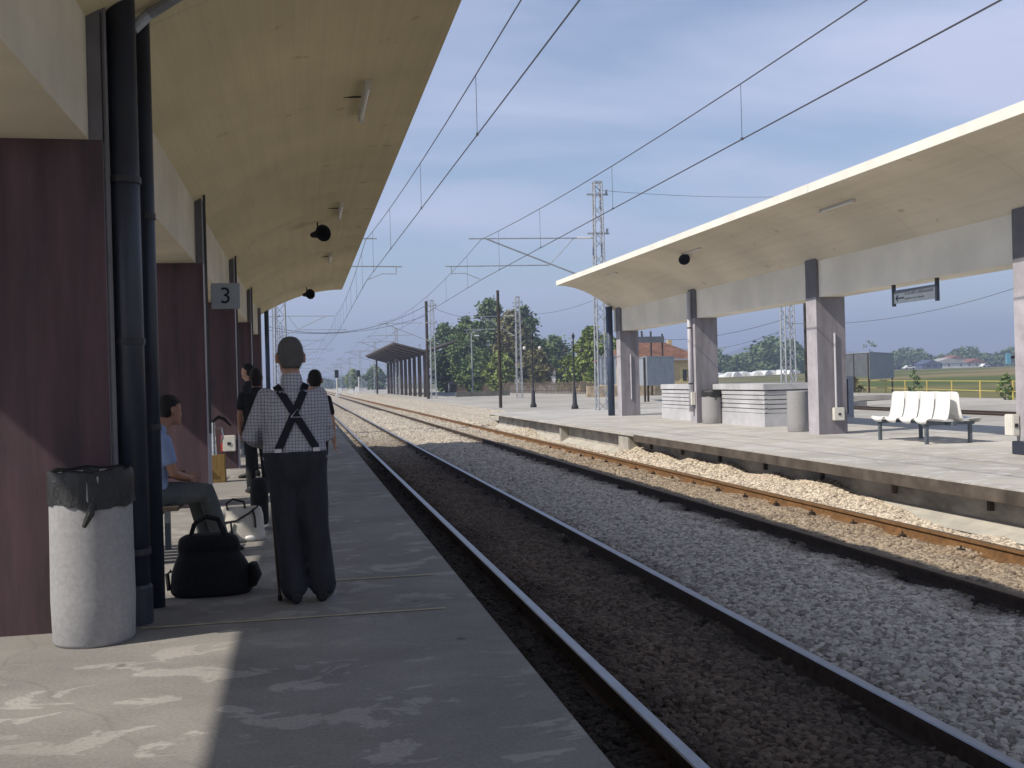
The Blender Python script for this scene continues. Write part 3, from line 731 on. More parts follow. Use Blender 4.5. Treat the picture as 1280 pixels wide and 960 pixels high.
def speaker(label, x, y, z, ang):
    s_ = thing('loudspeaker', label, 'loudspeaker', (x, y, z), 'horn loudspeakers under the canopies', ang)
    MB().tube([(0, 0, 0), (0, 0, -.12), (0, -.03, -.19)], .014, 8).build('bracket', M['darkmetal'], s_, world=False)
    h = MB(); pr = [(.05, .16), (.07, .05), (.085, -.02), (.13, -.12), (.17, -.17), (.16, -.172), (.12, -.11), (.03, -.02)]
    n = 18
    h.loft([[Vector((r_ * math.cos(2 * PI * k / n), yy, -.22 + r_ * math.sin(2 * PI * k / n) * .9)) for k in range(n)] for r_, yy in pr])
    h.build('horn', M['black'], s_, world=False, smooth=True)
    MB().lathe([(.055, -.05), (.055, .05)], (0, 0, 0), 12)
    return s_
speaker('black horn loudspeaker under the near canopy, nearer of two', .34, 19.0, soffl(.34), R(35))
speaker('black horn loudspeaker at the far end of the near canopy', .20, 31.2, soffl(.2), R(35))
speaker('black horn loudspeaker under the opposite canopy', 10.6, 27.5, soffr(10.6), R(-40))

# signs
s3 = thing('platform_sign', 'grey platform number sign reading 3 on the second purple pillar', 'sign', (-.98, 14.2, 2.55))
MB().box(-1.145, -.78, 14.20, 14.225, 2.49, 2.83).build('board', mat('pale_grey_sign', (.33, .37, .40), .5, n=3, amt=.08), s3, bevel=.004)
MB().box(-1.15, -1.10, 14.226, 14.25, 2.52, 2.80).build('bracket', M['darkmetal'], s3)
text_mesh('3', .30, 'number', M['signink'], s3, (.018, -.005, .105), (PI / 2, 0, 0))
sg = thing('hanging_sign', 'grey direction sign with an arrow hanging from the opposite beam', 'sign', (11.9, 18.57, 3.19))
MB().box(11.885, 11.915, 17.86, 19.28, 2.80, 3.07).build('board', M['signgrey'], sg)
for yy in (17.82, 19.30): MB().box(11.87, 11.93, yy - .03, yy + .03, 2.75, 3.189).build('hanger', M['pipe'], sg)
mb = MB()
mb.box(11.876, 11.882, 18.92, 19.20, 2.895, 2.915)
for dz in (-1, 1): mb.bar((11.879, 19.20, 2.905), (11.879, 19.12, 2.905 + dz * .06), .006, .02)
mb.build('arrow', M['signink'], sg)
mb = MB(); random.seed(5)
y = 18.88
while y > 17.95:                                         # weathered lettering, too faded to read
    h = random.choice((.04, .055)); mb.box(11.878, 11.883, y - .022, y, 2.955, 2.955 + h); y -= random.choice((.035, .035, .06))
y = 18.88
while y > 18.2:
    mb.box(11.878, 11.883, y - .016, y, 2.86, 2.89); y -= random.choice((.03, .03, .05))
mb.build('lettering', M['signink2'], sg)

# ------------------------------------------------------------------ bins
def bin_(label, x, y, r_=.255, h=.98, bag=True, rz=0):
    b_ = thing('litter_bin', label, 'litter bin', (x, y, 0), 'concrete litter bins')
    b_.rotation_euler = (0, 0, rz)
    MB().lathe([(r_ * .93, .0), (r_ * .97, .02), (r_ * 1.0, .25), (r_ * .985, .6), (r_ * .975, h - .02), (r_ * .96, h), (r_ * .86, h), (r_ * .84, h - .3)], (0, 0, 0), 40).build('body', M['bin'], b_, world=False, smooth=True)
    if bag:
        n = 48; rings = []
        random.seed(3)
        ph = [random.uniform(0, 6.28) for _ in range(6)]
        for i, (rad, z) in enumerate([(.80, h - .25), (.86, h + .0), (.95, h + .02), (.995, h + .008), (1.005, h - .05), (1.012, h - .12), (1.018, h - .185)]):
            rg = []
            for k in range(n):
                a = 2 * PI * k / n
                wob = .004 * math.sin(9 * a + ph[0] + i) + .004 * math.sin(19 * a + ph[1] - i * 1.3) + .004 * math.sin(24 * a + ph[2] + i * .7)
                low = (.018 * math.sin(a * 2 + .6) + .008 * math.sin(5 * a) + .004 * math.sin(13 * a)) if i >= 5 else (.006 * math.sin(7 * a + i) if i in (2, 3) else 0)
                rg.append(Vector(((r_ * rad + wob) * math.cos(a), (r_ * rad + wob) * math.sin(a), z + low)))
            rings.append(rg)
        g_ = MB().loft(rings, cap=False).build('bin_liner', M['bag'], b_, world=False, smooth=True)
        k_ = MB().tube([(.03, -r_ * 1.06, h - .16), (.015, -r_ * 1.10, h - .22), (-.02, -r_ * 1.08, h - .29)], [.018, .022, .012], 8)
        k_.build('liner_knot', M['bag'], g_, world=False)
    return b_
bin_('large grey concrete bin with black liner against the nearest purple pillar', -1.225, 6.43, .232, rz=.1)
bin_('concrete bin with black liner in front of the opposite pillar, by the louvred parapet', 12.0, 29.35, .30)
bin_('plain concrete bin without liner between the louvred parapet and the pillar', 11.98, 23.78, .27, 1.0, False)

# underpass parapets with concrete louvres
def parapet(label, x0, y0, y1, x1):
    p = thing('underpass_parapet', label, 'parapet', (x0, (y0 + y1) / 2, 0), 'louvred underpass parapets')
    MB().box(x0 + .09, x1, y0 + .09, y1 - .02, -.01, 1.03).build('wall', mat('parapet_core', (.13, .13, .14), .9), p)
    MB().box(x0, x1 + .0, y0, y1, -.008, .36).build('plinth', M['louvre'], p)
    MB().box(x0 - .03, x1 + .03, y0 - .03, y1, 1.0, 1.17).build('coping', M['louvre'], p, bevel=.012)
    for k in range(5):
        z = .372 + k * .125
        lv = MB()
        lv.prismy([(x0 + .005, z), (x0 + .005, z + .095), (x0 + .088, z + .115), (x0 + .088, z + .03)], y0 + .004, y1 - .01)
        lv.add([(x0 + .09, y0 + .005, z), (x1, y0 + .005, z), (x1, y0 + .005, z + .095), (x0 + .09, y0 + .005, z + .095), (x0 + .09, y0 + .088, z + .03), (x1, y0 + .088, z + .03), (x1, y0 + .088, z + .115), (x0 + .09, y0 + .088, z + .115)],
               [(0, 1, 2, 3), (4, 7, 6, 5), (0, 4, 5, 1), (3, 2, 6, 7), (0, 3, 7, 4), (1, 5, 6, 2)])
        lv.build('louvre', M['louvre'], p)
    return p
parapet('pale louvred parapet between the bagged bin and the unlined bin', 12.22, 26.2, 29.72, 14.2)
parapet('pale louvred parapet behind the farther opposite pillar, left of the bagged bin', 12.22, 30.34, 34.4, 14.2)

# ------------------------------------------------------------------ white seats
bn = thing('seat_bench', 'row of white plastic shell seats back to back on a steel frame, opposite platform', 'bench', (12.27, 18.95, 0))
def shell(sgn):
    """one moulded seat: sgn=-1 faces the tracks"""
    prof = [(.47, .395), (.505, .405), (.525, .435), (.515, .468), (.47, .478), (.34, .465), (.20, .455), (.11, .465), (.065, .505), (.045, .58), (.03, .70), (.018, .84), (.012, .93), (.008, .975), (.004, .995), (0, 1.005)]
    WD = [.42, .62, .82, .95, 1, 1, 1, 1, 1, 1, 1, .99, .96, .88, .74, .5]
    n = 8; hw = .235; rings_o = []; rings_i = []
    for i, (d, z) in enumerate(prof):
        e_ = .03 if 2 <= i <= 9 else .015
        wd = hw * WD[i]
        rings_o.append([(sgn * (d + (e_ * .8 if i > 4 else 0) * abs(s_ / n * 2 - 1) ** 2), wd * (s_ / n * 2 - 1), z + (e_ if i <= 6 else 0) * abs(s_ / n * 2 - 1) ** 2) for s_ in range(n + 1)])
    b_ = MB(); th = .014
    top = [v for r_ in rings_o for v in r_]; bot = [(v[0] - sgn * th * .7, v[1], v[2] - th) for v in top]
    m_ = n + 1; k = len(prof)
    f = [(i * m_ + j, i * m_ + j + 1, (i + 1) * m_ + j + 1, (i + 1) * m_ + j) for i in range(k - 1) for j in range(n)]
    off = k * m_
    fb = [tuple(x + off for x in reversed(q)) for q in f]
    edge = [j for j in range(m_)] + [i * m_ + n for i in range(1, k)] + [(k - 1) * m_ + j for j in range(n - 1, -1, -1)] + [i * m_ for i in range(k - 2, 0, -1)]
    side = [(edge[i], edge[(i + 1) % len(edge)], edge[(i + 1) % len(edge)] + off, edge[i] + off) for i in range(len(edge))]
    b_.add(top + bot, f + fb + side)
    return b_
for sgn, xo in ((-1, -.05), (1, .10)):
    sh = None
    for k in range(4):
        if sh is None: sh = shell(sgn).build('seat', M['white'], bn, world=False, smooth=True); o_ = sh
        else:
            o_ = sh.copy(); COL.objects.link(o_)
        o_.location = (xo, -.78 + k * .52, .0)
MB().box(-.05, .05, -1.05, 1.05, .355, .415).box(-.55, .55, -.85, -.80, .36, .42).box(-.55, .55, .80, .85, .36, .42).build('frame', M['sgreen'], bn, world=False)
for (x, y) in ((-.47, -.825), (-.47, .825), (.47, -.825), (.47, .825)):
    MB().box(x - .03, x + .03, y - .03, y + .03, 0, .358).build('leg', M['sgreen'], bn, world=False)

# timber bench on the near platform (between the first two pillars), where the seated man sits
def slat_bench(label, x, y):
    b_ = thing('slatted_bench', label, 'bench', (x, y, 0), 'slatted benches on the near platform')
    for k in range(6): MB().box(-.95, .95, -.52 + k * .178, -.39 + k * .178, .445, .48).build('slat', M['brownwood'], b_, world=False)
    for xx in (-.75, .75):
        MB().box(xx - .04, xx + .04, -.5, .5, .40, .444).build('support', M['sgreen'], b_, world=False)
        for yy in (-.42, .42): MB().box(xx - .025, xx + .025, yy - .025, yy + .025, 0, .40).build('leg', M['sgreen'], b_, world=False)
    return b_
slat_bench('slatted bench under the seated man in the blue shirt', -1.98, 9.45)
slat_bench('slatted bench between the second and third purple pillars', -2.62, 16.9)
slat_bench('slatted bench between the third and fourth purple pillars', -2.0, 22.6)

# standpipe on a timber box beside the second pillar
fp = thing('standpipe', 'chrome standpipe with black lever on a yellow-brown box beyond the second pillar', 'tap', (-1.30, 16.6, 0))
MB().box(-.11, .11, -.10, .10, 0, .42).build('box', M['wood'], fp, world=False, bevel=.01)
MB().tube([(-.06, 0, .42), (-.06, 0, .74), (-.06, 0, .92)], [.045, .03, .026], 10).build('column', M['chrome'], fp, world=False)
MB().tube([(-.06, 0, .80), (.06, 0, .84), (.08, 0, .70), (.05, 0, .60)], .016, 8).build('spout', M['chrome'], fp, world=False)
MB().tube([(-.09, 0, .92), (.02, 0, 1.0), (.10, 0, .97), (.20, 0, .86)], [.02, .028, .026, .014], 8).build('lever', M['black'], fp, world=False)

# ------------------------------------------------------------------ bags
bg_ = thing('duffel_bag', 'black duffel bag standing on the platform left of the man with suspenders', 'bag', (-.66, 7.62, 0))
mb = MB()
def ell(cx, cy, cz, rx, ry, n=24, p=2.6):
    o = []
    for k in range(n):
        a = 2 * PI * k / n; c, s_ = math.cos(a), math.sin(a)
        o.append(Vector((cx + rx * abs(c) ** (2 / p) * (1 if c > 0 else -1), cy + ry * abs(s_) ** (2 / p) * (1 if s_ > 0 else -1), cz)))
    return o
mb.loft([ell(0, 0, .0, .26, .15), ell(0, 0, .03, .285, .17), ell(0, 0, .16, .275, .165), ell(-.01, 0, .25, .235, .14), ell(-.02, 0, .30, .20, .11), ell(-.02, 0, .315, .15, .07)])
mb.loft([ell(-.015, .0, .29, .21, .10), ell(-.015, 0, .34, .215, .12), ell(-.02, 0, .40, .20, .11), ell(-.03, 0, .425, .14, .07)])
remeshed(mb, 'bag_body', M['black'], bg_, .014, 4)
MB().loft([ell(.28, -.02, .05, .03, .09, 12), ell(.30, -.02, .12, .045, .10, 12), ell(.285, -.02, .20, .03, .09, 12)]).build('side_pocket', M['black'], bg_, world=False, smooth=True)
for yy in (-.06, .06):
    MB().tube([(-.14, yy, .40), (-.11, yy, .50), (-.03, yy * .7, .545), (.05, yy * .7, .52), (.10, yy, .40)], .013, 8).build('handle', M['black'], bg_, world=False)
MB().tube([(-.27, -.02, .18), (-.30, -.03, .16), (-.285, -.06, .05)], .016, 6).build('strap', M['black'], bg_, world=False)

hb = thing('handbag', 'cream canvas handbag with dark trim and loop handle behind the duffel bag', 'bag', (-.59, 10.15, 0))
mb = MB()
mb.loft([ell(.0, 0, 0, .19, .10), ell(0, 0, .03, .205, .11), ell(.01, 0, .15, .19, .095), ell(.02, 0, .24, .175, .07), ell(-.02, 0, .30, .20, .035), ell(-.03, 0, .325, .19, .02)])
mb.loft([ell(-.20, 0, .20, .05, .05, 16), ell(-.22, 0, .26, .08, .05, 16), ell(-.20, 0, .315, .10, .03, 16)])
remeshed(mb, 'bag_body', M['canvas'], hb, .010, 4)
MB().tube([(-.13, -.03, .30), (-.14, -.04, .36), (-.08, -.04, .40), (.02, -.04, .37), (.03, -.03, .31)], .011, 8).build('handle', M['leather'], hb, world=False)
MB().tube([(-.20, -.05, .18), (-.05, -.085, .20), (.06, -.07, .26), (.15, -.03, .325)], .009, 6).build('flap_trim', M['leather'], hb, world=False)
MB().tube([(.10, -.05, .30), (.12, -.09, .22), (.125, -.105, .13)], .010, 6).build('strap', M['leather'], hb, world=False)
MB().tube([(-.10, -.10, .20), (-.085, -.108, .02)], .010, 6).build('side_trim', M['leather'], hb, world=False)
MB().ball((.07, -.10, .035), .05, .02, .025).build('shiny_patch', M['white'], hb, world=False, smooth=True)

# ------------------------------------------------------------------ people
def ering(c, right, fwd, rx, ry, n=16):
    c = Vector(c)
    return [c + right * (rx * math.cos(2 * PI * k / n)) + fwd * (ry * math.sin(2 * PI * k / n)) for k in range(n)]

def limb(mb, pts, rs, n=12):
    """tapered limb with rounded ends"""
    pts = [Vector(p) for p in pts]
    out = []; ro = []
    for i in range(len(pts) - 1):
        for t_ in (0, .33, .66): out.append(pts[i].lerp(pts[i + 1], t_)); ro.append(rs[i] + (rs[i + 1] - rs[i]) * t_)
    out.append(pts[-1]); ro.append(rs[-1])
    d0 = (out[0] - out[1]).normalized(); d1 = (out[-1] - out[-2]).normalized()
    out = [out[0] + d0 * ro[0] * .7, out[0] + d0 * ro[0] * .4] + out + [out[-1] + d1 * ro[-1] * .4, out[-1] + d1 * ro[-1] * .7]
    ro = [ro[0] * .4, ro[0] * .85] + ro + [ro[-1] * .85, ro[-1] * .4]
    mb.tube(out, ro, n)

def hand(mb, wrist, d, side, curl=.6, s=1.0):
    """palm, four curled fingers of unequal length and a thumb; d = forearm direction, side = thumb direction"""
    d = Vector(d).normalized(); side = Vector(side); side = (side - d * side.dot(d)).normalized(); nrm = d.cross(side)
    w_ = Vector(wrist)
    mb.loft([ering(w_ + d * (.0 * s), side, nrm, .028 * s, .020 * s, 10), ering(w_ + d * (.035 * s), side, nrm, .038 * s, .017 * s, 10), ering(w_ + d * (.085 * s), side, nrm, .042 * s, .014 * s, 10), ering(w_ + d * (.095 * s), side, nrm, .036 * s, .010 * s, 10)])
    for k, ln in enumerate((.062, .075, .070, .055)):
        b0 = w_ + d * (.085 * s) + side * ((.030 - .020 * k) * s)
        p1 = b0 + (d * math.cos(curl * .6) + nrm * math.sin(curl * .6)) * ln * .5 * s
        p2 = p1 + (d * math.cos(curl * 1.6) + nrm * math.sin(curl * 1.6)) * ln * .32 * s
        p3 = p2 + (d * math.cos(curl * 2.4) + nrm * math.sin(curl * 2.4)) * ln * .25 * s
        mb.tube([b0 - d * .02 * s, b0, p1, p2, p3], [.008 * s, .0092 * s, .0088 * s, .008 * s, .006 * s], 8)
    t0 = w_ + d * .025 * s + side * .025 * s
    mb.tube([t0, t0 + (side * .7 + d * .6) * .035 * s, t0 + (side * .5 + d * .9 + nrm * .3) * .062 * s, t0 + (side * .3 + d * 1.0 + nrm * .5) * .08 * s], [.012 * s, .0115 * s, .010 * s, .007 * s], 8)

def head_shape(mb, c, fwd, s=1.0):
    """skull, jaw, nose, ears, neck root; c = centre of the skull"""
    c = Vector(c); fwd = Vector(fwd).normalized(); up = Vector((0, 0, 1)); rt = fwd.cross(up).normalized()
    P = [(-.128, .030, .030, .035), (-.118, .044, .045, .030), (-.095, .056, .066, .020), (-.055, .066, .082, .008), (-.01, .073, .093, 0), (.035, .076, .098, -.004), (.075, .068, .088, -.008), (.103, .050, .065, -.01), (.117, .034, .044, -.01), (.124, .014, .02, -.01)]
    mb.loft([ering(c + up * z * s + fwd * o * s, rt, fwd, a * s, b * s, 18) for z, a, b, o in P])
    mb.loft([ering(c + fwd * (.085 + o) * s + up * z * s, rt, up, a * s, a * s, 8) for o, z, a in ((0, .02, .008), (.008, -.005, .011), (.022, -.032, .014), (.006, -.040, .012))])   # nose
    for sg_ in (-1, 1):
        e = c + rt * (sg_ * .087 * s) - up * .012 * s - fwd * .012 * s
        mb.loft([ering(e + up * z * s + fwd * (-.004) * s, rt, fwd, .011 * s, r_ * s, 10) for z, r_ in ((-.032, .007), (-.015, .014), (.008, .019), (.026, .017), (.034, .008))])
    mb.ball(c + fwd * .078 * s - up * .072 * s, .022 * s, .014 * s, .010 * s)      # mouth
    mb.ball(c + fwd * .075 * s - up * .10 * s, .022 * s, .016 * s, .016 * s)       # chin

def hair_shell(mb, c, fwd, s=1.0, length=0.0, puff=.006):
    c = Vector(c); fwd = Vector(fwd).normalized(); up = Vector((0, 0, 1)); rt = fwd.cross(up).normalized()
    P = [(.035, .076, .098, -.004), (.075, .068, .088, -.008), (.103, .050, .065, -.01), (.117, .034, .044, -.01), (.124, .014, .02, -.01)]
    rings = []
    for z, a, b, o in [(-.075 - length, .046, .030, -.050), (-.055 - length * .7, .058, .044, -.046), (-.015, .071, .054, -.040), (.03, .0765, .078, -.024)] + P[1:]:
        rings.append(ering(c + up * (z + puff * (.6 if z > .09 else 0)) * s + fwd * o * s, rt, fwd, (a + puff) * s, (b + puff) * s, 18))
    mb.loft(rings)

def person(label, loc, rz, pose, skin, top, bottom, hair, hairlen=0, sleeve='short', hscale=1.0, trim=None, longsleeve_to=.86):
    """pose: dict of joints in the figure's own axes (it faces +Y)"""
    p = thing('person', label, 'person', loc, None, rz)
    J = {k: Vector(v) for k, v in pose.items() if isinstance(v, tuple) and k != 'headfwd'}
    hf = Vector(pose.get('headfwd', (0, 1, 0)))
    X = Vector((1, 0, 0)); Yv = Vector((0, 1, 0))
    pel, chest, neck, hd = J['pelvis'], J['chest'], J['neck'], J['head']
    axis = (chest - pel).normalized(); fw = Vector((0, axis.z, -axis.y)).normalized() if abs(axis.z) > .2 else Yv
    def torso(mb, inf, lo=0.0, hi=1.0):
        prof = [(-.10, .155, .105), (0, .175, .118), (.25, .165, .112), (.5, .168, .118), (.75, .182, .125), (1.0, .182, .112), (1.12, .15, .09), (1.24, .085, .07)]
        rg = [ering(pel.lerp(chest, t_), X, fw, (a + inf) * tw, (b + inf) * tw, 20) for t_, a, b in prof if lo <= t_ <= hi]
        mb.loft(rg)
    tw = pose_scale = pose.get('w', 1.0) if isinstance(pose.get('w', 1.0), float) else 1.0
    def arms(mb, inf, upto=2.0, hands=True):
        for s_ in ('L', 'R'):
            sh, el, wr = J['sh' + s_], J['el' + s_], J['wr' + s_]
            if upto >= 2:
                limb(mb, [sh, el, wr], [.048 + inf, .040 + inf, .028 + inf])
            elif upto > 1:
                limb(mb, [sh, el, el.lerp(wr, upto - 1)], [.05 + inf, .045 + inf, .036 + inf])
            else:
                limb(mb, [sh, sh.lerp(el, upto)], [.052 + inf, .05 + inf])
            if hands: hand(mb, wr, wr - el, J.get('th' + s_, Vector((0, 0, 1)) if abs((wr - el).normalized().z) < .8 else Vector((0, 1, 0))))
    def legs(mb, inf, hem=1.0, bag=0.0):
        for s_ in ('L', 'R'):
            hp, kn, an = J['hip' + s_], J['kn' + s_], J['an' + s_]
            limb(mb, [hp, hp.lerp(kn, .5), kn, kn.lerp(an, .5), kn.lerp(an, hem)], [.094 + inf, .080 + inf + bag * .5, .056 + inf + bag, .052 + inf + bag * 1.3, .040 + inf + bag * 2.0])
    b_ = MB()
    torso(b_, 0); arms(b_, 0); legs(b_, 0); head_shape(b_, hd, hf, hscale)
    limb(b_, [neck, hd - Vector((0, 0, .07)) - hf.normalized() * .015], [.064, .056])
    for s_ in ('L', 'R'): limb(b_, [J['an' + s_] - Vector((0, 0, .015)), J['an' + s_].lerp(J['toe' + s_], .8)], [.028, .020])
    body = remeshed(b_, 'body', skin, p, .0085, 5)
    b_ = MB(); torso(b_, .016, -.05, 1.2); arms(b_, .012, {'short': .62, 'long': 1.9}[sleeve], False)
    limb(b_, [chest, neck], [.085, .072])
    if trim: trim(b_)
    remeshed(b_, 'shirt', top, p, .010, 5)
    b_ = MB(); legs(b_, .014, .96, pose.get('bag', 0))
    b_.loft([ering(pel.lerp(chest, t_) , X, fw, a * tw, c_ * tw, 20) for t_, a, c_ in ((-.52, .06, .05), (-.42, .12, .085), (-.28, .165, .115), (-.12, .182, .130), (.0, .188, .138), (.08, .19, .138), (.15, .188, .135))])
    remeshed(b_, 'trousers', bottom, p, .010, 16)
    b_ = MB(); hair_shell(b_, hd, hf, hscale, hairlen)
    h_ = remeshed(b_, 'hair', hair, p, .009, 2)
    rnd_ = random.Random(len(label)); me_ = h_.data; vs_ = [v.co.copy() for v in me_.vertices]; fs_ = [tuple(f.vertices) for f in me_.polygons]; nv = []; nf = []
    for f in me_.polygons:                                            # short strands break up the outline
        for _ in range(2):
            n_ = f.normal; c_ = f.center + Vector((rnd_.gauss(0, .003), rnd_.gauss(0, .003), rnd_.gauss(0, .003)))
            d_ = (n_ * .5 + Vector((rnd_.gauss(0, .35), rnd_.gauss(0, .35), -.6))).normalized() * rnd_.uniform(.006, .013); q_ = n_.cross(d_).normalized() * .0012
            o_ = len(vs_) + len(nv); nv += [c_ - n_ * .002 - q_, c_ - n_ * .002 + q_, c_ + d_ + n_ * .002]; nf.append((o_, o_ + 1, o_ + 2))
    m2_ = bpy.data.meshes.new('hair'); m2_.from_pydata(vs_ + nv, [], fs_ + nf); m2_.materials.append(hair); m2_.polygons.foreach_set('use_smooth', [True] * len(fs_) + [False] * len(nf)); h_.data = m2_
    for s_ in ('L', 'R'):
        b_ = MB(); a, t_ = J['an' + s_], J['toe' + s_]
        d = (t_ - a); d.z = 0; d.normalize(); sd = Vector((d.y, -d.x, 0)); z0 = min(t_.z, a.z - .05) - .03
        g0 = Vector((a.x, a.y, 0)); zz = t_.z
        base = zz - .028
        rings = [ering(Vector((a.x, a.y, 0)) + d * q + Vector((0, 0, base + h / 2)), sd, Vector((0, 0, 1)), wd, h / 2, 14) for q, wd, h in ((-.08, .03, .07), (-.06, .044, .11), (-.02, .047, .125), (.05, .046, .10), (.12, .048, .062), (.17, .044, .05), (.20, .025, .035))]
        b_.loft(rings); remeshed(b_, 'shoe', M['shoe'], p, .008, 3)
    for s_ in (-1, 1):
        rt = hf.normalized().cross(Vector((0, 0, 1)))
        MB().ball(hd + hf.normalized() * .086 * hscale + rt * (s_ * .031 * hscale) + Vector((0, 0, .008)), .011 * hscale, .009 * hscale, .007 * hscale).build('eye', mat('eye', (.05, .035, .03), .2), p, world=False, smooth=True)
    return p

# the old man, from behind
old = person('standing old man with grey hair, checked shirt and crossed dark suspenders, seen from behind', (-.05, 7.13, 0), R(3),
    dict(pelvis=(-.01, 0, .96), chest=(-.02, .0, 1.37), neck=(-.02, .015, 1.505), head=(-.025, .04, 1.645), headfwd=(-.1, 1, -.08), w=1.14,
         shL=(-.185, 0, 1.395), elL=(-.305, .02, 1.115), wrL=(-.20, .25, 1.06), shR=(.15, 0, 1.395), elR=(.205, .06, 1.11), wrR=(.11, .28, 1.07),
         hipL=(-.092, 0, .92), hipR=(.088, 0, .92), knL=(-.072, .01, .50), knR=(.114, .0, .50), anL=(-.038, -.02, .075), anR=(.155, .0, .075),
         toeL=(-.06, .13, .03), toeR=(.19, .14, .03), bag=.018),
    M['skin'], M['check'], M['trouser'], M['hairgrey'], 0, 'long', 1.06)
# suspenders: two straps crossing between the shoulder blades, laid on the back of the shirt
from mathutils.bvhtree import BVHTree
shirt = [c for c in old.children if c.name.startswith('shirt')][0]
bv = BVHTree.FromPolygons([v.co for v in shirt.data.vertices], [p_.vertices[:] for p_ in shirt.data.polygons])
def strap(a, b, w_, nseg=26):
    mb = MB(); rings = []
    a, b = Vector(a), Vector(b)
    d = (b - a).normalized(); sd = Vector((d.z, 0, -d.x))
    for i in range(nseg + 1):
        c = a.lerp(b, i / nseg); row = []
        for q in (-1, -.33, .33, 1):
            o = c + sd * (q * w_ / 2)
            hit = bv.ray_cast(Vector((o.x, -1.0, o.z)), Vector((0, 1, 0)))
            y = hit[0].y if hit[0] is not None else 0
            row.append((o.x, y - .010, o.z))
        rings.append(row)
    top = [v for r_ in rings for v in r_]; bot = [(v[0], v[1] + .016, v[2]) for v in top]; n4 = 4
    f = [(i * 4 + j, i * 4 + j + 1, i * 4 + j + 5, i * 4 + j + 4) for i in range(nseg) for j in range(3)]
    off = len(top)
    sides = [(i * 4 + e, (i + 1) * 4 + e, (i + 1) * 4 + e + off, i * 4 + e + off) for i in range(nseg) for e in (0, 3)]
    mb.add(top + bot, f + [tuple(x + off for x in q) for q in f] + sides)
    return mb
strap((-.125, 0, 1.455), (.125, 0, 1.035), .05).build('suspender', M['suspender'], old, world=False)
strap((.075, 0, 1.465), (-.125, 0, 1.03), .05).build('suspender', M['suspender'], old, world=False)
hit = bv.ray_cast(Vector((.004, -1, 1.27)), Vector((0, 1, 0)))
hy = hit[0].y if hit[0] is not None else -.15
MB().tube([(-.038, hy - .019, 1.245), (.045, hy - .019, 1.245), (.004, hy - .019, 1.30), (-.038, hy - .019, 1.245)], .004, 6).build('strap_clip', M['chrome'], old, world=False)
for x in (-.125, .122):
    h_ = bv.ray_cast(Vector((x, -1, 1.04)), Vector((0, 1, 0)))
    yy = h_[0].y if h_[0] is not None else -.14
    MB().box(x - .022, x + .022, yy - .034, yy - .014, 1.015, 1.04).build('suspender_clip', M['chrome'], old, world=False)
cn = thing('walking_cane', 'thin dark walking cane beside the old man\'s left leg', 'cane', (-.20, 7.22, 0))
MB().tube([(-.185, 7.20, .012), (-.225, 7.30, .70), (-.235, 7.36, .98), (-.225, 7.39, 1.02), (-.19, 7.42, 1.03)], [.011, .012, .013, .014, .014], 8).build('shaft', M['cane'], cn)
MB().lathe([(.015, 0), (.015, .035)], (-.185, 7.20, .004), 10).build('rubber_tip', M['black'], cn)

# seated man in a light blue shirt, facing the tracks (his +Y is the world's +X)
person('seated man with dark hair, light blue shirt and grey trousers on the slatted bench', (-1.195, 9.2, 0), R(-52),
    dict(pelvis=(0, -.10, .57), chest=(0, -.08, 1.02), neck=(0, -.0, 1.12), head=(0, .11, 1.275), headfwd=(.1, 1, -.15),
         shL=(-.18, -.07, 1.03), elL=(-.23, .0, .75), wrL=(-.12, .20, .70), shR=(.18, -.07, 1.03), elR=(.23, -.02, .75), wrR=(.10, .20, .69),
         hipL=(-.09, -.05, .56), hipR=(.09, -.05, .56), knL=(-.10, .38, .55), knR=(.12, .36, .56), anL=(-.07, .50, .085), anR=(.10, .52, .085),
         toeL=(-.07, .65, .032), toeR=(.12, .67, .032), bag=.01),
    M['skindark'], M['shirtblue'], M['jeans'], M['hairdark'], 0, 'short')
# people further along the platform
stand = dict(pelvis=(0, 0, .94), chest=(0, 0, 1.34), neck=(0, .01, 1.44), head=(0, .03, 1.605), headfwd=(0, 1, -.05),
    shL=(-.185, 0, 1.36), elL=(-.23, -.02, 1.08), wrL=(-.22, .06, .84), shR=(.185, 0, 1.36), elR=(.23, -.02, 1.08), wrR=(.22, .06, .84),
    hipL=(-.09, 0, .90), hipR=(.09, 0, .90), knL=(-.10, .01, .49), knR=(.10, .01, .49), anL=(-.11, -.02, .075), anR=(.11, -.02, .075), toeL=(-.13, .13, .03), toeR=(.13, .13, .03))
def scaled(d, s):
    o = {}
    for k, v in d.items(): o[k] = v if k in ('headfwd', 'w', 'bag') else tuple(c * s for c in v)
    return o
person('standing person with dark brown hair and dark clothes just left of the old man', (-.62, 14.6, 0), R(8), scaled(stand, .985), M['skindark'], M['clothdark'], M['clothdark'], M['hairbrown'], .05, 'short')
person('tall person in black farther back, face turned left toward the pillars', (-.83, 17.2, 0), R(75), scaled(dict(stand, headfwd=(.2, 1, 0)), 1.06), M['skin'], M['clothdark'], M['clothdark'], M['hairdark'], 0, 'short')
person('dark-haired person standing beyond the old man\'s right shoulder, arm hanging', (.10, 12.6, 0), R(-4), scaled(dict(stand, head=(.05, .03, 1.60), elR=(.25, -.04, 1.07), wrR=(.27, .0, .82)), .945), M['skin'], M['clothdark'], M['clothdark'], M['hairdark'], .0, 'short')
tb = thing('travel_bag', 'dark upright travel bag standing left of the old man', 'bag', (-.46, 10.9, 0))
mb = MB(); mb.loft([ell(0, 0, .05, .075, .12), ell(0, 0, .07, .09, .13), ell(0, 0, .45, .09, .13), ell(0, 0, .52, .07, .10)]); remeshed(mb, 'bag_body', M['black'], tb, .012, 3)
MB().tube([(-.05, 0, .50), (-.05, 0, .62), (.05, 0, .62), (.05, 0, .50)], .012, 6).build('handle', M['black'], tb, world=False)
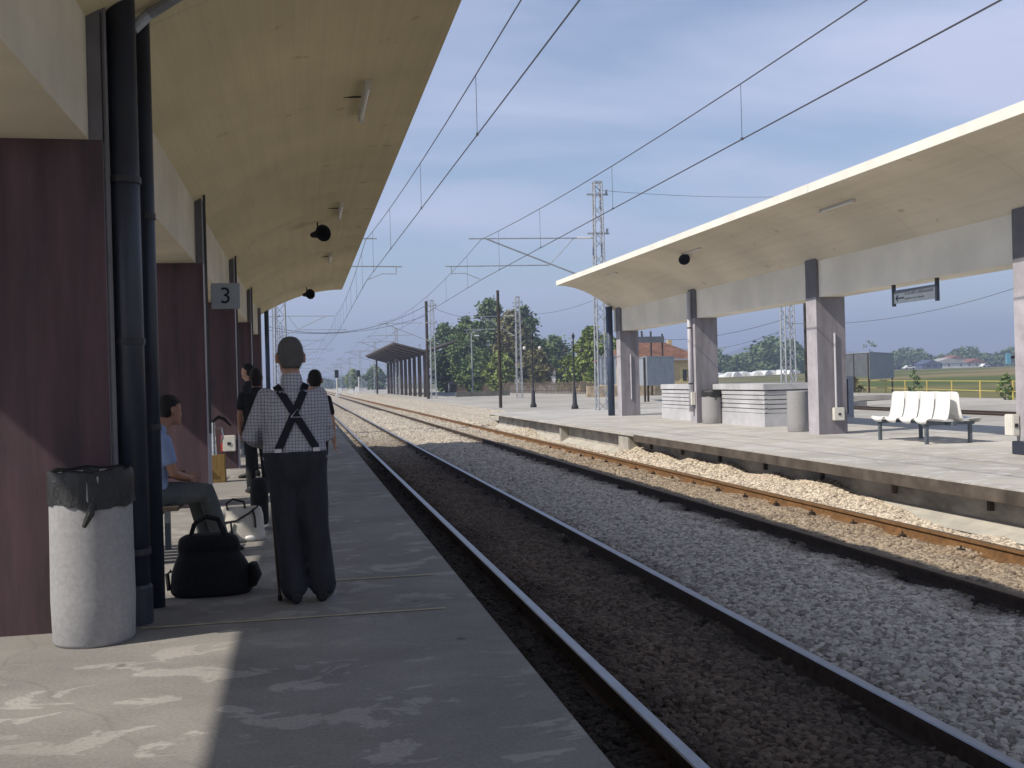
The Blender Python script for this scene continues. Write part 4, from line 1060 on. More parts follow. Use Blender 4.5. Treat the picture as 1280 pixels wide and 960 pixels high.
for s_ in (-1, 1): MB().ball((.03 * s_, -.10, .035), .02, .03, .035).build('wheel', M['whitebox'] if s_ > 0 else M['black'], tb, world=False)

# ------------------------------------------------------------------ catenary
def lattice(mb, h, w0, w1, step=.62, r_=.022, rd=.012):
    def cor(z): q = (w0 + (w1 - w0) * z / h) / 2; return [Vector((sx_ * q, sy_ * q, z)) for sx_, sy_ in ((-1, -1), (1, -1), (1, 1), (-1, 1))]
    a, b = cor(0), cor(h)
    for i in range(4): mb.bar(a[i], b[i], r_ * 2)
    z = 0; k = 0
    while z < h - .05:
        z2 = min(h, z + step); c0, c1 = cor(z), cor(z2)
        for i in range(4):
            j = (i + 1) % 4
            if k % 2 == 0: mb.bar(c0[i], c1[j], rd * 2)
            else: mb.bar(c0[j], c1[i], rd * 2)
        z = z2; k += 1
    for i in range(4): mb.bar(b[i], b[(i + 1) % 4], r_ * 2)

def insul(mb, a, b, n=6, r_=.06):
    a, b = Vector(a), Vector(b)
    for i in range(n):
        p = a.lerp(b, (i + .5) / n); d = (b - a).normalized() * .02
        mb.tube([p - d, p, p + d], [.02, r_, .02], 8)

def cat_mast(label, loc, h, arm, group=None, zc=5.9, zm=7.65, z0=0, thickness=1.0, simple=False):
    """lattice mast with a cantilever reaching 'arm' metres (signed) over its track"""
    m = thing('catenary_mast', label, 'mast', loc, group)
    b_ = MB(); lattice(b_, h, .52, .34, .7 if simple else .55, .026 * thickness, .013 * thickness); b_.build('lattice', M['galv'], m, world=False)
    s_ = 1 if arm > 0 else -1; e = abs(arm); zc -= z0; zm -= z0
    b_ = MB()
    X = lambda d: s_ * d
    t_ = thickness
    b_.tube([(X(.2), 0, zm + .10), (X(e + .55), 0, zm + .06)], .03 * t_, 8)
    b_.tube([(X(.2), 0, zc - .1), (X(e - .25), 0, zm + .05)], .036 * t_, 8)
    b_.tube([(X(e * .43), 0, zc + .64), (X(e + 1.6), 0, zc + .60)], .028 * t_, 8)
    b_.tube([(X(1.15), 0, zm + .08), (X(e * .43), 0, zc + .64)], .018 * t_, 6)
    b_.tube([(X(e + 1.35), 0, zc + .6), (X(e + 1.35), 0, zc + .28)], .02 * t_, 6)
    b_.tube([(X(e + 1.35), 0, zc + .28), (X(e + .75), 0, zc + .30), (X(e + .1), 0, zc + .04)], .016 * t_, 6)
    b_.build('cantilever', M['galv'], m, world=False)
    if not simple:
        b_ = MB(); insul(b_, (X(.35), 0, zm + .10), (X(1.0), 0, zm + .10), 7, .07); insul(b_, (X(.35), 0, zc - .02), (X(.9), 0, zc + .24), 6, .07)
        b_.build('insulator', M['whitebox'], m, world=False)
        for z in (h - .55, h - 2.3):
            b_ = MB(); b_.bar((-.5, 0, z), (.5, 0, z), .07); b_.tube([(.42, 0, z + .03), (.42, 0, z + .22)], .05, 8); b_.build('bracket', M['galv'], m, world=False)
    return m
cat_mast('lattice catenary mast behind the opposite canopy tip', (13.2, 45, -.02), 10.25, -5.35)
cat_mast('lattice catenary mast beyond the end of the near canopy, behind the old man\'s head', (-.85, 45, -.02), 8.2, 3.6)
for i, (x, y, arm, lb) in enumerate(((13.05, 105, -5.0, 'lattice catenary mast beside the dark pole at the old timber shelter'), (-2.2, 92, 4.6, 'second lattice mast on the left, small above the old man\'s head'))):
    cat_mast(lb, (x, y, -.25), 10.0, arm, simple=False)
proto = cat_mast('thin far catenary mast right of the tracks, about 150 metres off', (13.4, 150, -.3), 9.6, -5.2, 'far catenary masts', simple=True, thickness=1.2)
dup(proto, (-2.6, 140, -.3), PI, 'thin far catenary mast left of the tracks, nearest of its row')
far_r = 'one of the hazy catenary masts in a row on the right of the far track'
far_l = 'one of the hazy catenary masts in a row on the left of the far track'
for y in (195, 245, 300, 370, 450): dup(proto, (13.4, y, -.3), 0, far_r, 'hazy masts right of the far track')
for y in (190, 240, 295, 365, 445): dup(proto, (-2.6, y, -.3), PI, far_l, 'hazy masts left of the far track')
for k, y in enumerate((215, 270, 330, 400)): dup(proto, (24 + k * 1.0, y, -.3), 0, 'one of the hazy catenary masts of the side tracks beyond the old shelter', 'hazy masts of the side tracks')
cat_mast('lattice mast among the big trees, behind the black lamp posts', (19.85, 95, -.3), 9.5, -3.5)
lm = thing('lattice_mast', 'lattice mast rising behind the opposite canopy, above the louvred parapet', 'mast', (25.7, 52, -.5))
b_ = MB(); lattice(b_, 11.2, .6, .42, .6, .035, .017); b_.build('lattice', M['galv'], lm, world=False)
b_ = MB(); b_.bar((-.9, 0, 11.0), (.5, 0, 11.0), .08); b_.build('bracket', M['galv'], lm, world=False)
tag(MB().tube([(26.9, 52.3, -.5), (26.9, 52.3, 9.2)], .09, 8).build('service_pole', M['brownpole']), 'slim dark pole right beside the lattice mast behind the parapet', 'pole')

def catenary(label, pts, supports, y0):
    """pts: list of support points (x, y, zc, zm)"""
    c = thing('overhead_line', label, 'overhead line', (pts[0][0], 0, 0))
    b1 = MB(); b2 = MB(); drops = []
    for (xa, ya, ca, ma), (xb, yb, cb_, mb_) in zip(pts[:-1], pts[1:]):
        n = 14; A_ = []; B_ = []
        sag = .55 * ((yb - ya) / 50) ** 2
        for i in range(n + 1):
            t_ = i / n; x = xa + (xb - xa) * t_; y = ya + (yb - ya) * t_
            A_.append((x, y, ca + (cb_ - ca) * t_)); B_.append((x, y, ma + (mb_ - ma) * t_ - sag * 4 * t_ * (1 - t_)))
        b1.tube(A_, .013, 6); b2.tube(B_, .0125, 6)
        if ya < 100:
            for t_ in (.07, .2, .35, .5, .65, .8, .93):
                x = xa + (xb - xa) * t_; y = ya + (yb - ya) * t_; zc = ca + (cb_ - ca) * t_; zm = ma + (mb_ - ma) * t_ - sag * 4 * t_ * (1 - t_)
                drops.append(((x, y, zc), (x, y, zm)))
    b1.build('contact_wire', M['wire'], c); b2.build('messenger_wire', M['wire'], c)
    for a, b in drops:
        MB().tube([a, b], .006, 5).build('dropper', M['wire'], c)
        MB().box(a[0] - .02, a[0] + .02, a[1] - .03, a[1] + .03, a[2] - .015, a[2] + .03).build('dropper_clip', M['wire'], c)
    return c
catenary('overhead line of two wires with droppers above the near track', [(3.6, -8, 5.9, 7.55), (2.82, 45, 5.88, 7.62), (3.1, 92, 5.88, 7.62), (2.7, 140, 5.88, 7.62), (2.7, 190, 5.88, 7.6), (2.7, 240, 5.88, 7.6), (2.7, 445, 5.9, 7.0)], None, 0)
catenary('overhead line of two wires with droppers above the second track', [(8.75, -8, 5.9, 7.50), (7.87, 45, 5.92, 7.66), (8.1, 105, 5.9, 7.66), (8.2, 150, 5.9, 7.62), (8.2, 195, 5.9, 7.6), (8.2, 245, 5.9, 7.6), (8.2, 450, 5.9, 7.0)], None, 0)
def cable(label, a, b, sag, r_=.02, n=16):
    a, b = Vector(a), Vector(b); P = []
    for i in range(n + 1):
        t_ = i / n; p = a.lerp(b, t_); p.z -= sag * 4 * t_ * (1 - t_); P.append(p)
    return tag(MB().tube(P, r_, 5).build('overhead_cable', M['wire']), label, 'cable')
cable('upper sagging cable from the left masts to the dark pole by the old shelter', at(334, 408, 92), at(534, 381, 106), 1.5, .025)
cable('lower sagging cable from the left masts to the dark pole by the old shelter', at(334, 413, 92), at(534, 394, 106), .9, .02)
cable('cable running right from the dark pole toward the tall trees', at(534, 381, 106), at(648, 392, 95), .9, .022)
cable('thin feeder wire from the mast behind the opposite canopy to the next mast', at(751, 238, 45), at(975, 246, 52), .12, .010)
cable('wire from the trees down to the opposite canopy tip', at(655, 392, 95), at(772, 362, 62), .5, .014)
cable('wire sagging behind the opposite pillars, left of the lattice mast', at(760, 412, 95), at(990, 396, 52), 1.1, .016)
cable('wire sagging from the lattice mast to the right photo edge', at(985, 404, 52), at(1275, 358, 40), .55, .012)
cable('lower wire sagging behind the two middle opposite pillars', at(800, 415, 110), at(990, 408, 52), 1.6, .014)

# ------------------------------------------------------------------ poles, lamps, signals on the far apron
def pole(label, x, y, z0, z1, r_, m, name='pole'):
    p = thing(name, label, 'pole', (x, y, z0))
    MB().tube([(0, 0, -.3), (0, 0, z1 - z0)], [r_, r_ * .85], 10).build('shaft', m, p, world=False)
    MB().lathe([(r_ * .9, z1 - z0), (r_ * .9, z1 - z0 + .04), (r_ * .3, z1 - z0 + .07)], (0, 0, 0), 10).build('cap', m, p, world=False)
    return p
pole('tall black pole standing alone on the apron past the platform ramp', 11.95, 63, -.24, 6.95, .105, M['brownpole'])
pole('tall dark pole at the near corner of the old timber shelter', 12.62, 106, -.24, 9.7, .17, M['brownpole'])
pole('slim brown pole behind the farthest opposite pillar', 22.6, 75, -.26, 6.6, .10, M['brownpole'])
pole('dark pole behind the tiled house', 33.6, 100, -.4, 6.0, .11, M['brownpole'])
pole('slim dark pole between the farthest opposite pillar and the tiled house', 30.4, 88, -.4, 5.4, .10, M['brownpole'])
pole('dark post left of the old shelter roof', 12.05, 172, -.24, 5.8, .17, M['brownpole'])

def globe_lamp(label, x, y, h, heads):
    l_ = thing('street_lamp', label, 'street lamp', (x, y, -.24), 'black lamp posts on the apron')
    MB().lathe([(.20, 0), (.20, .12), (.13, .3), (.11, .9), (.075, 1.0), (.055, 1.15), (.05, h - .5), (.075, h - .45), (.05, h - .3), (.04, h)], (0, 0, 0), 14).build('post', M['darkmetal'], l_, world=False, smooth=True)
    for s_ in (-1, 1):
        a = MB().tube([(0, 0, h - .42), (s_ * .2, 0, h - .30), (s_ * .42, 0, h - .32), (s_ * .48, 0, h - .45)], .022, 8).build('arm', M['darkmetal'], l_, world=False)
        if heads == 'globe':
            MB().ball((s_ * .48, 0, h - .58), .10, .10, .11).build('globe', M['whitebox'], a, world=False, smooth=True)
        else:
            MB().lathe([(.05, h - .47), (.15, h - .62), (.12, h - .68), (.02, h - .70)], (s_ * .48, 0, 0), 12).build('lamp_shade', M['darkmetal'], a, world=False)
    MB().lathe([(.03, h), (.07, h + .1), (.10, h + .22), (.03, h + .34), (.01, h + .42)], (0, 0, 0), 12).build('finial', M['darkmetal'], l_, world=False, smooth=True)
    return l_
globe_lamp('black twin-armed lamp post with pale globes, left of two on the apron', 13.8, 62, 4.2, 'globe')
globe_lamp('black twin-armed lamp post with dark hoods, nearer the opposite canopy', 14.82, 56, 3.85, 'hood')
fl = thing('street_lamp', 'tall grey single-arm street lamp in front of the big trees', 'street lamp', at(591, 490, 128)); fl.location.z = -.3
MB().tube([(0, 0, 0), (0, 0, 7.6)], [.11, .07], 8).build('post', M['galv'], fl, world=False)
MB().tube([(0, 0, 7.6), (.3, 0, 7.95), (1.3, 0, 8.1)], .05, 6).build('arm', M['galv'], fl, world=False)
MB().box(.4, .95, -.14, .14, 7.35, 7.5).build('lamp_head', M['white'], fl, world=False)
def signal(label, x, y, h):
    s_ = thing('rail_signal', label, 'signal', (x, y, -.4))
    MB().tube([(0, 0, 0), (0, 0, h - 1.2)], .10, 8).build('post', M['whitebox'], s_, world=False)
    hd_ = MB().box(-.30, .30, -.10, .10, h - 1.2, h).build('signal_head', M['black'], s_, world=False, bevel=.06)
    for k in range(3): MB().tube([(0, -.32, h - .25 - k * .38), (0, -.10, h - .25 - k * .38)], .12, 10).build('lens_hood', M['black'], hd_, world=False)
    MB().box(-.35, .35, -.35, .35, 0, .35).build('base', M['whitebox'], s_, world=False)
signal('black-headed railway signal on a white post, left of the far rails', 5.15, 160, 4.1)
signal('railway signal on a pale post farther right, before the distant green trees', 10.0, 190, 4.4)
for k, (x, y, h) in enumerate(((3.4, 205, 1.0), (7.4, 215, 1.3), (9.3, 205, 1.1), (11.0, 215, 1.4))):
    c_ = thing('relay_cabinet', 'one of the small white trackside cabinets near the far signals', 'cabinet', (x, y, -.5), 'white cabinets by the far signals')
    MB().box(-.4, .4, -.3, .3, .1, h).build('casing', M['white'], c_, world=False, bevel=.03)
    MB().box(-.45, .45, -.35, .35, 0, .1).build('plinth', M['edge'], c_, world=False)
    MB().box(-.43, .43, -.33, .33, h + .003, h + .06).build('lid', M['whitebox'], c_, world=False)

# ------------------------------------------------------------------ old timber platform shelter
sh = thing('timber_shelter', 'old dark timber platform shelter with butterfly roof beyond the ramp', 'shelter', (13.5, 145, -.24))
ya, yb = 118, 172
for sgn, xt, zt_ in ((-1, 10.2, 5.95), (1, 17.6, 6.1)):
    xv, zv = 13.9, 4.95
    b_ = MB(); b_.add([(xv, ya, zv), (xt, ya, zt_), (xt, yb, zt_), (xv, yb, zv), (xv, ya, zv + .16), (xt, ya, zt_ + .16), (xt, yb, zt_ + .16), (xv, yb, zv + .16)],
                      [(0, 1, 2, 3), (7, 6, 5, 4), (0, 4, 5, 1), (2, 6, 7, 3), (1, 5, 6, 2), (0, 3, 7, 4)])
    b_.build('roof', M['roofsheet'], sh)
    for k in range(10):
        y = ya + 1 + k * (yb - ya - 2) / 9
        MB().bar((xv + sgn * .12, y, zv - .12), (xt - sgn * .3, y, zt_ - .14), .14, .2).build('rafter', M['brownwood'], sh)
for k in range(10):
    y = ya + 1 + k * (yb - ya - 2) / 9
    MB().box(13.65, 14.05, y - .18, y + .18, -.24, 4.75).build('post', M['brownwood'], sh)
MB().box(13.78, 13.92, ya, yb, 4.62, 4.83).build('ridge_beam', M['brownwood'], sh)

# ------------------------------------------------------------------ buildings and boards
hs = thing('tiled_house', 'small ochre house with brown tiled hip roof behind the opposite pillars', 'house', (33, 94, -.4))
x0, x1, y0, y1, ze = 28.6, 35.9, 90.5, 99, 3.0
MB().box(x0, x1, y0, y1, -.5, ze).build('wall', M['plaster'], hs)
xc = (x0 + x1) / 2
rf = MB().add([(x0 - .5, y0 - .5, ze), (x1 + .5, y0 - .5, ze), (x1 + .5, y1 + .5, ze), (x0 - .5, y1 + .5, ze), (xc - 1.0, (y0 + y1) / 2, ze + 2.0), (xc + 1.0, (y0 + y1) / 2, ze + 2.0)],
              [(0, 1, 5, 4), (1, 2, 5), (2, 3, 4, 5), (3, 0, 4), (3, 2, 1, 0)]).build('roof', M['tile'], hs)
MB().box(x0 - .45, x1 + .45, y0 - .56, y0 - .503, ze - .14, ze + .02).build('gutter', M['galv'], hs)
MB().box(x1 - 1.9, x1 - 1.5, y0 + 3, y0 + 3.4, ze + .9, ze + 1.9).build('chimney', M['plaster'], rf)
wx = 34.65
wf = MB().box(wx - .72, wx + .72, y0 - .05, y0 - .003, .75, 2.25).build('window', M['ywood'], hs)
MB().box(wx - .42, wx + .42, y0 - .075, y0 - .052, .98, 2.02).build('pane', M['glass'], wf)
MB().box(wx - .03, wx + .03, y0 - .09, y0 - .078, .98, 2.02).build('glazing_bar', M['ywood'], wf)
tag(MB().box(24.5, 36.5, 88.2, 88.5, -.5, .75).build('stone_wall', mat('rubble', (.42, .33, .22), .9, n=3, amt=.4, bump=.4)), 'low stone wall in front of the tiled house', 'wall')

def board(label, pts, z0, z1, legs, m, group=None):
    """free-standing corrugated sheet board on posts; pts = plan polyline"""
    b_ = thing('sheet_board', label, 'board', (pts[0][0], pts[0][1], -.24), group)
    for (xa, ya), (xb, yb) in zip(pts[:-1], pts[1:]):
        d = Vector((xb - xa, yb - ya, 0)); l_ = d.length; d.normalize(); nrm = Vector((-d.y, d.x, 0))
        n = int(l_ / .11); q = []
        for i in range(n + 1):
            o = Vector((xa, ya, 0)) + d * (l_ * i / n) + nrm * (.022 if i % 2 else -.022); q.append(o)
        vs = [(o.x, o.y, z0) for o in q] + [(o.x, o.y, z1) for o in q]; m_ = len(q)
        vs += [(v[0] + nrm.x * .02, v[1] + nrm.y * .02, v[2]) for v in vs]
        f = [(i, i + 1, i + 1 + m_, i + m_) for i in range(m_ - 1)]
        f2 = [tuple(x + 2 * m_ for x in reversed(k)) for k in f]
        MB().add(vs, f + f2 + [(0, m_, 3 * m_, 2 * m_), (m_ - 1, 3 * m_ - 1, 4 * m_ - 1, 2 * m_ - 1)]).build('sheet', m, b_)
        MB().bar((xa, ya, z1 + .03), (xb, yb, z1 + .03), .10, .06).build('top_rail', M['sheet'], b_)
    for (x, y) in legs: MB().box(x - .06, x + .06, y - .06, y + .06, -.6, z1 - .05).build('post', M['brownpole'], b_)
    return b_
p0, p1_, p2 = at(795, 447, 72), at(808, 447, 66), at(842, 446, 68)
board('grey sheet metal board angled between the two farther opposite pillars', [(p0.x, p0.y), (p1_.x, p1_.y), (p2.x, p2.y)], .85, 2.75, [(at(806, 480, 66.3).x, 66.3), (at(810, 480, 66.6).x, 66.6)], M['sheet'])
p0, p1_ = at(747, 448, 62), at(770, 447, 62)
board('small grey sheet metal board behind the lattice mast foot', [(p0.x, 62), (p1_.x, 62)], 1.0, 2.75, [(at(763, 480, 62.2).x, 62.2)], M['sheet'])
p0, p1_, p2 = at(1046, 441, 82), at(1086, 440, 78), at(1117, 441, 86)
cb2 = board('grey sheet metal box on posts before the yellow fence, left of the white seats', [(p1_.x, p1_.y), (p2.x, p2.y)], .75, 2.95, [(p1_.x, p1_.y + .1), (p2.x - .2, p2.y), (at(1068, 480, 80).x, 80)], M['sheet'])
board('dark open-backed sheet board adjoining the grey sheet box', [(p0.x, p0.y), (at(1085.5, 440, 78.2).x, 78.2)], 1.0, 2.93, [(at(1055, 480, 81.5).x, 81.5)], M['sheetdark'])
mb = thing('cabinet', 'tall narrow grey metal cabinet just right of the middle opposite pillar', 'cabinet', (17.1, 30.5, -.02))
c0 = at(1053, 530, 30.6); c1 = at(1064, 530, 30.6)
MB().box(c0.x, c1.x + .05, 30.5, 30.9, -.62, 1.3).build('casing', M['galv'], mb); MB().box(c0.x + .12, c0.x + .16, 30.47, 30.497, .1, 1.2).build('door_seam', M['darkmetal'], mb)
nb = thing('name_board', 'long dark sign board between slim poles above the tiled house roof', 'sign', at(812, 428, 76))
a_, b2_ = at(796, 421, 76), at(830, 428, 76)
MB().box(a_.x, b2_.x, 75.95, 76.05, b2_.z, a_.z).build('board', M['sheetdark'], nb)
for xx in (a_.x + .1, b2_.x - .1): MB().box(xx - .05, xx + .05, 76.06, 76.16, -.5, a_.z + .2).build('post', M['brownpole'], nb)

# yellow rail fence at the edge of the field
yf = thing('rail_fence', 'yellow two-rail fence along the field behind the far track', 'fence', (46, 70, -.6))
fa, fb = Vector((52.5, 98, 0)), Vector((39.6, 46, 0))
for z in (-.02, .60): MB().bar((fa.x, fa.y, z), (fb.x, fb.y, z), .04, .045).build('rail', M['yellow'], yf)
for k in range(12):
    p = fa.lerp(fb, k / 11); MB().box(p.x - .035, p.x + .035, p.y - .035, p.y + .035, -.8, .64).build('post', M['yellow'], yf)

# pickets and low walls behind the apron
pf = thing('picket_fence', 'long brown picket fence under the big trees', 'fence', (28, 120, -.3))
fa, fb = Vector((23.5, 168, 0)), Vector((31.5, 88.5, 0))
for z in (.1, .85): MB().bar((fa.x, fa.y, z), (fb.x, fb.y, z), .05, .09).build('rail', M['brownwood'], pf)
random.seed(9)
pick = MB()
for k in range(170):
    p = fa.lerp(fb, k / 169); hgt = 1.1 + random.uniform(-.12, .15); pick.box(p.x - .05, p.x + .05, p.y - .04, p.y + .04, -.45, hgt)
pk = pick.build('pickets', mat('weathered_pickets', (.20, .155, .11), .9, n=2, amt=.4), pf); pk['kind'] = 'stuff'
tag(MB().box(16.6, 22.6, 113.5, 114.2, -.3, .28).build('low_wall', mat('mossy_wall', (.12, .12, .10), .95, n=2, amt=.4, bump=.3)), 'low dark mossy wall across the apron before the trees', 'wall')
sd = thing('shed', 'small grey shed with brown roof beneath the leftmost big trees', 'shed', (30, 175, -.4))
c0, c1 = at(561, 489, 172), at(580, 489, 172)
MB().box(c0.x, c1.x, 172, 176, -.6, 1.4).build('wall', M['sheet'], sd)
MB().add([(c0.x - .3, 171.6, 1.4), (c1.x + .3, 171.6, 1.4), (c1.x + .3, 176.4, 1.9), (c0.x - .3, 176.4, 1.9), (c0.x - .3, 171.6, 2.0), (c1.x + .3, 171.6, 2.0), (c1.x + .3, 176.4, 2.9), (c0.x - .3, 176.4, 2.9)],
         [(0, 1, 2, 3), (7, 6, 5, 4), (0, 4, 5, 1), (2, 6, 7, 3), (1, 5, 6, 2), (0, 3, 7, 4)]).build('roof', mat('shed_roof', (.16, .10, .08), .9, n=1, amt=.3), sd)
MB().box(c1.x - 1.5, c1.x - .6, 171.96, 171.996, -.4, 1.1).build('door', M['sheetdark'], sd)

def house(label, x, y, wd, dp, h, wallm, roofm, group=None, rz=0, zb=0):
    o = thing('house', label, 'house', (x, y, zb), group, rz)
    MB().box(-wd / 2, wd / 2, -dp / 2, dp / 2, -1.2, h).build('wall', wallm, o, world=False)
    MB().prismy([(-wd / 2 - .4, h + .003), (wd / 2 + .4, h + .003), (0, h + min(2.2, wd * .2))], -dp / 2 - .4, dp / 2 + .4).build('roof', roofm, o, world=False)
    for k in range(3):
        xx = -wd / 2 + wd * (k + .5) / 3
        f = MB().box(xx - .5, xx + .5, -dp / 2 - .06, -dp / 2 - .003, h * .35, h * .35 + 1.2).build('window', M['white'], o, world=False)
        MB().box(xx - .38, xx + .38, -dp / 2 - .09, -dp / 2 - .063, h * .35 + .12, h * .35 + 1.08).build('pane', M['glass'], f, world=False)
    return o
white = mat('white_render', (.72, .70, .66), .85, n=.8, amt=.12)
blue = mat('blue_shed', (.09, .11, .18), .7, n=1, amt=.2)
redroof = mat('red_roof', (.27, .125, .095), .9, n=.7, amt=.25)
paleroof = mat('pale_roof', (.45, .43, .40), .8, n=.6, amt=.15)
def far(px, Y): p = at(px, 462, Y); return p.x, p.y
x, y = far(1190, 420); house('far red-roofed house rising above the tree line beyond the field', x, y, 8, 7, 4.2, white, redroof, zb=1.6)
x, y = far(1180, 395); house('far long white farm building in the tree line beyond the field', x, y, 17, 7, 2.2, white, paleroof, zb=1.6)
x, y = far(1160, 385); house('far dark blue shed in the tree line, left of the long white building', x, y, 9, 6, 1.9, blue, blue, zb=1.6)
x, y = far(1215, 400); house('far low house with orange-red roof, right of the long white building', x, y, 10, 6, 2.0, white, redroof, zb=1.6)
x, y = far(648, 150); house('pale house half hidden behind the big trees', 32.5, 152, 8, 7, 3.2, white, redroof, zb=-.3)
x, y = far(705, 120); house('cream house front showing through the yellow-green trees', 38.0, 128, 7, 6, 3.6, M['plaster'], redroof, zb=-.3)

def car(label, x, y, z, m, rz=0, group=None):
    c = thing('parked_car', label, 'car', (x, y, z), group, rz)
    prof = [(-2.1, .35), (-2.1, .75), (-1.5, .9), (-.9, 1.4), (.7, 1.42), (1.3, .95), (2.1, .8), (2.15, .35)]
    MB().add([(px, -.8, pz) for px, pz in prof] + [(px, .8, pz) for px, pz in prof], [(i, (i + 1) % 8, (i + 1) % 8 + 8, i + 8) for i in range(8)] + [tuple(range(7, -1, -1)), tuple(range(8, 16))]).build('body', m, c, world=False, bevel=.06)
    MB().box(-1.0, .9, -.82, -.803, .95, 1.3).build('window', M['glass'], c, world=False)
    for px in (-1.3, 1.3):
        for py in (-.72, .72): MB().tube([(px, py - .1, .33), (px, py + .1, .33)], .33, 14).build('wheel', M['black'], c, world=False)
x, y = far(1136, 330); car('white car parked at the far edge of the field', x, y, 1.55, M['white'])
x, y = far(1231, 340); car('small white car parked at the far field edge, right of the orange-roofed house', x, y, 1.55, M['white'], .3)
p = at(607, 480, 165); car('white car parked under the big trees', p.x, p.y, -.3, M['white'], .2)
# white polythene tunnels beyond the field: one long low row
random.seed(21)
for k in range(17):
    px = 892 + k * 6.1 + random.uniform(-1.5, 1.5); x, y = far(px, 262 + random.uniform(-6, 6)); r_ = random.uniform(.8, 1.4)
    o = thing('white_tent', 'one of the low white tents in the long row beyond the field', 'tent', (x, y, gz(x, y) + .25), 'white tents beyond the field', random.uniform(-.4, .4))
    n = 10
    MB().loft([[Vector((r_ * math.cos(PI * i / n), yy, max(-.2, r_ * .95 * math.sin(PI * i / n)))) for i in range(n + 1)] for yy in (-2.2, 2.2)]).build('cover', M['white'], o, world=False)
    MB().box(-.35, .35, -2.23, -2.205, 0, r_ * .6).build('opening', M['whitebox'], o, world=False)

# ------------------------------------------------------------------ trees
def make_tree(name, label, cat, loc, h, spread, base, leafm, nclump, nleaf, leaf, group=None, seed=0, shape=1.0, rag=1.0):
    rnd = random.Random(seed)
    t_ = thing(name, label, cat, loc, group)
    tr = MB(); th_ = h * base
    tr.tube([(0, 0, -.3), (.05 * h * .1, 0, th_ * .6), (0, 0, th_ * 1.2), (0, 0, h * .8)], [h * .028, h * .022, h * .017, h * .006], 8)
    for k in range(6):
        a = rnd.uniform(0, 6.28); z0 = th_ * rnd.uniform(.8, 1.6); r_ = spread * rnd.uniform(.4, .75)
        tr.tube([(0, 0, z0), (r_ * .5 * math.cos(a), r_ * .5 * math.sin(a), z0 + r_ * .5), (r_ * math.cos(a), r_ * math.sin(a), min(h * .85, z0 + r_ * 1.0))], [h * .012, h * .008, h * .004], 6)
    tr.build('trunk', M['trunk'], t_, world=False)
    cr_ = MB(); vs = []; fs = []
    for c in range(nclump):
        u = rnd.random(); a = rnd.uniform(0, 6.28)
        z = th_ + (h - th_) * u
        prof = math.sin(PI * min(1, (u * .88 + .12)) ** shape)
        rad = spread * (prof ** .7) * (rnd.random() ** .45)
        cx, cy_, cz_ = rad * math.cos(a), rad * math.sin(a), z
        cs = spread * rnd.uniform(.16, .34) * rag
        for l_ in range(nleaf):
            d = Vector((rnd.gauss(0, 1), rnd.gauss(0, 1), rnd.gauss(0, .8))) * cs * .55
            p = Vector((cx, cy_, cz_)) + d
            s_ = leaf * rnd.uniform(.6, 1.3)
            e1 = Vector((rnd.gauss(0, 1), rnd.gauss(0, 1), rnd.gauss(0, .6))).normalized(); e2 = e1.cross(Vector((rnd.gauss(0, 1), rnd.gauss(0, 1), rnd.gauss(0, 1)))).normalized()
            o = len(vs); vs += [p - e1 * s_, p + e2 * s_ * .55, p + e1 * s_, p - e2 * s_ * .55]; fs.append((o, o + 1, o + 2, o + 3))
    cr_.v = [tuple(v) for v in vs]; cr_.f = fs; cr_.m = [0] * len(fs)
    me = bpy.data.meshes.new('crown'); me.from_pydata(cr_.v, [], cr_.f); me.materials.append(leafm)
    o = bpy.data.objects.new('crown', me); COL.objects.link(o); o.parent = t_
    return t_
def tree_at(px, pytop, Y, spread_px, name, label, leafm, base=.2, seed=0, nclump=115, nleaf=44, leaf=.30, zb=-.4, shape=1.0, group=None):
    p = at(px, pytop, Y); zt_ = p.z; sp = spread_px * Y * 1.03 / 1300
    return make_tree(name, label, 'tree', (p.x, p.y, zb), zt_ - zb, sp, base, leafm, nclump, nleaf, leaf, group, seed, shape)
G = 'big trees behind the apron'
tree_at(556, 408, 165, 22, 'leafy_tree', 'dull green tree leftmost of the big trees, behind the dark pole', M['leafblue'], seed=1, group=G)
tree_at(583, 400, 160, 24, 'leafy_tree', 'mid green tree second from the left among the big trees', M['leaf'], seed=2, group=G)
tree_at(612, 378, 155, 26, 'leafy_tree', 'tallest of the big trees, behind the black pole', M['leafblue'], seed=3, nclump=170, group=G)
tree_at(640, 392, 150, 22, 'leafy_tree', 'tree with brownish leaves between the black pole and the lattice mast', M['leafdry'], seed=4, group=G)
tree_at(655, 386, 158, 22, 'leafy_tree', 'dull green tree right behind the mast among the big trees', M['leafblue'], seed=5, nclump=130, group=G)
tree_at(692, 424, 170, 26, 'leafy_tree', 'lower round tree between the two black lamp posts', M['leafblue'], seed=6, group=G)
tree_at(676, 428, 165, 20, 'leafy_tree', 'rounded green tree right of the tallest group, above the fence', M['leaf'], seed=23, group=G)
tree_at(668, 438, 140, 20, 'leafy_tree', 'low brownish tree behind the left black lamp post', M['leafdry'], seed=7, group=G)
tree_at(712, 446, 125, 15, 'leafy_tree', 'small bright tree left of the hooded lamp post', M['leafyellow'], seed=8, nclump=45, group=G)
tree_at(738, 410, 118, 19, 'leafy_tree', 'yellow-green tree beside the lattice mast foot', M['leafyellow'], seed=9, group=G)
tree_at(760, 420, 124, 16, 'leafy_tree', 'yellow-green tree behind the far opposite drainpipe', M['leafyellow'], seed=10, group=G)
tree_at(598, 440, 150, 22, 'leafy_tree', 'bushy low green tree at the foot of the tallest tree', M['leaf'], base=.1, seed=11, group=G)
tree_at(625, 445, 140, 18, 'leafy_tree', 'bushy yellow-green tree below the tallest tree, by the black pole', M['leafyellow'], base=.1, seed=12, group=G)
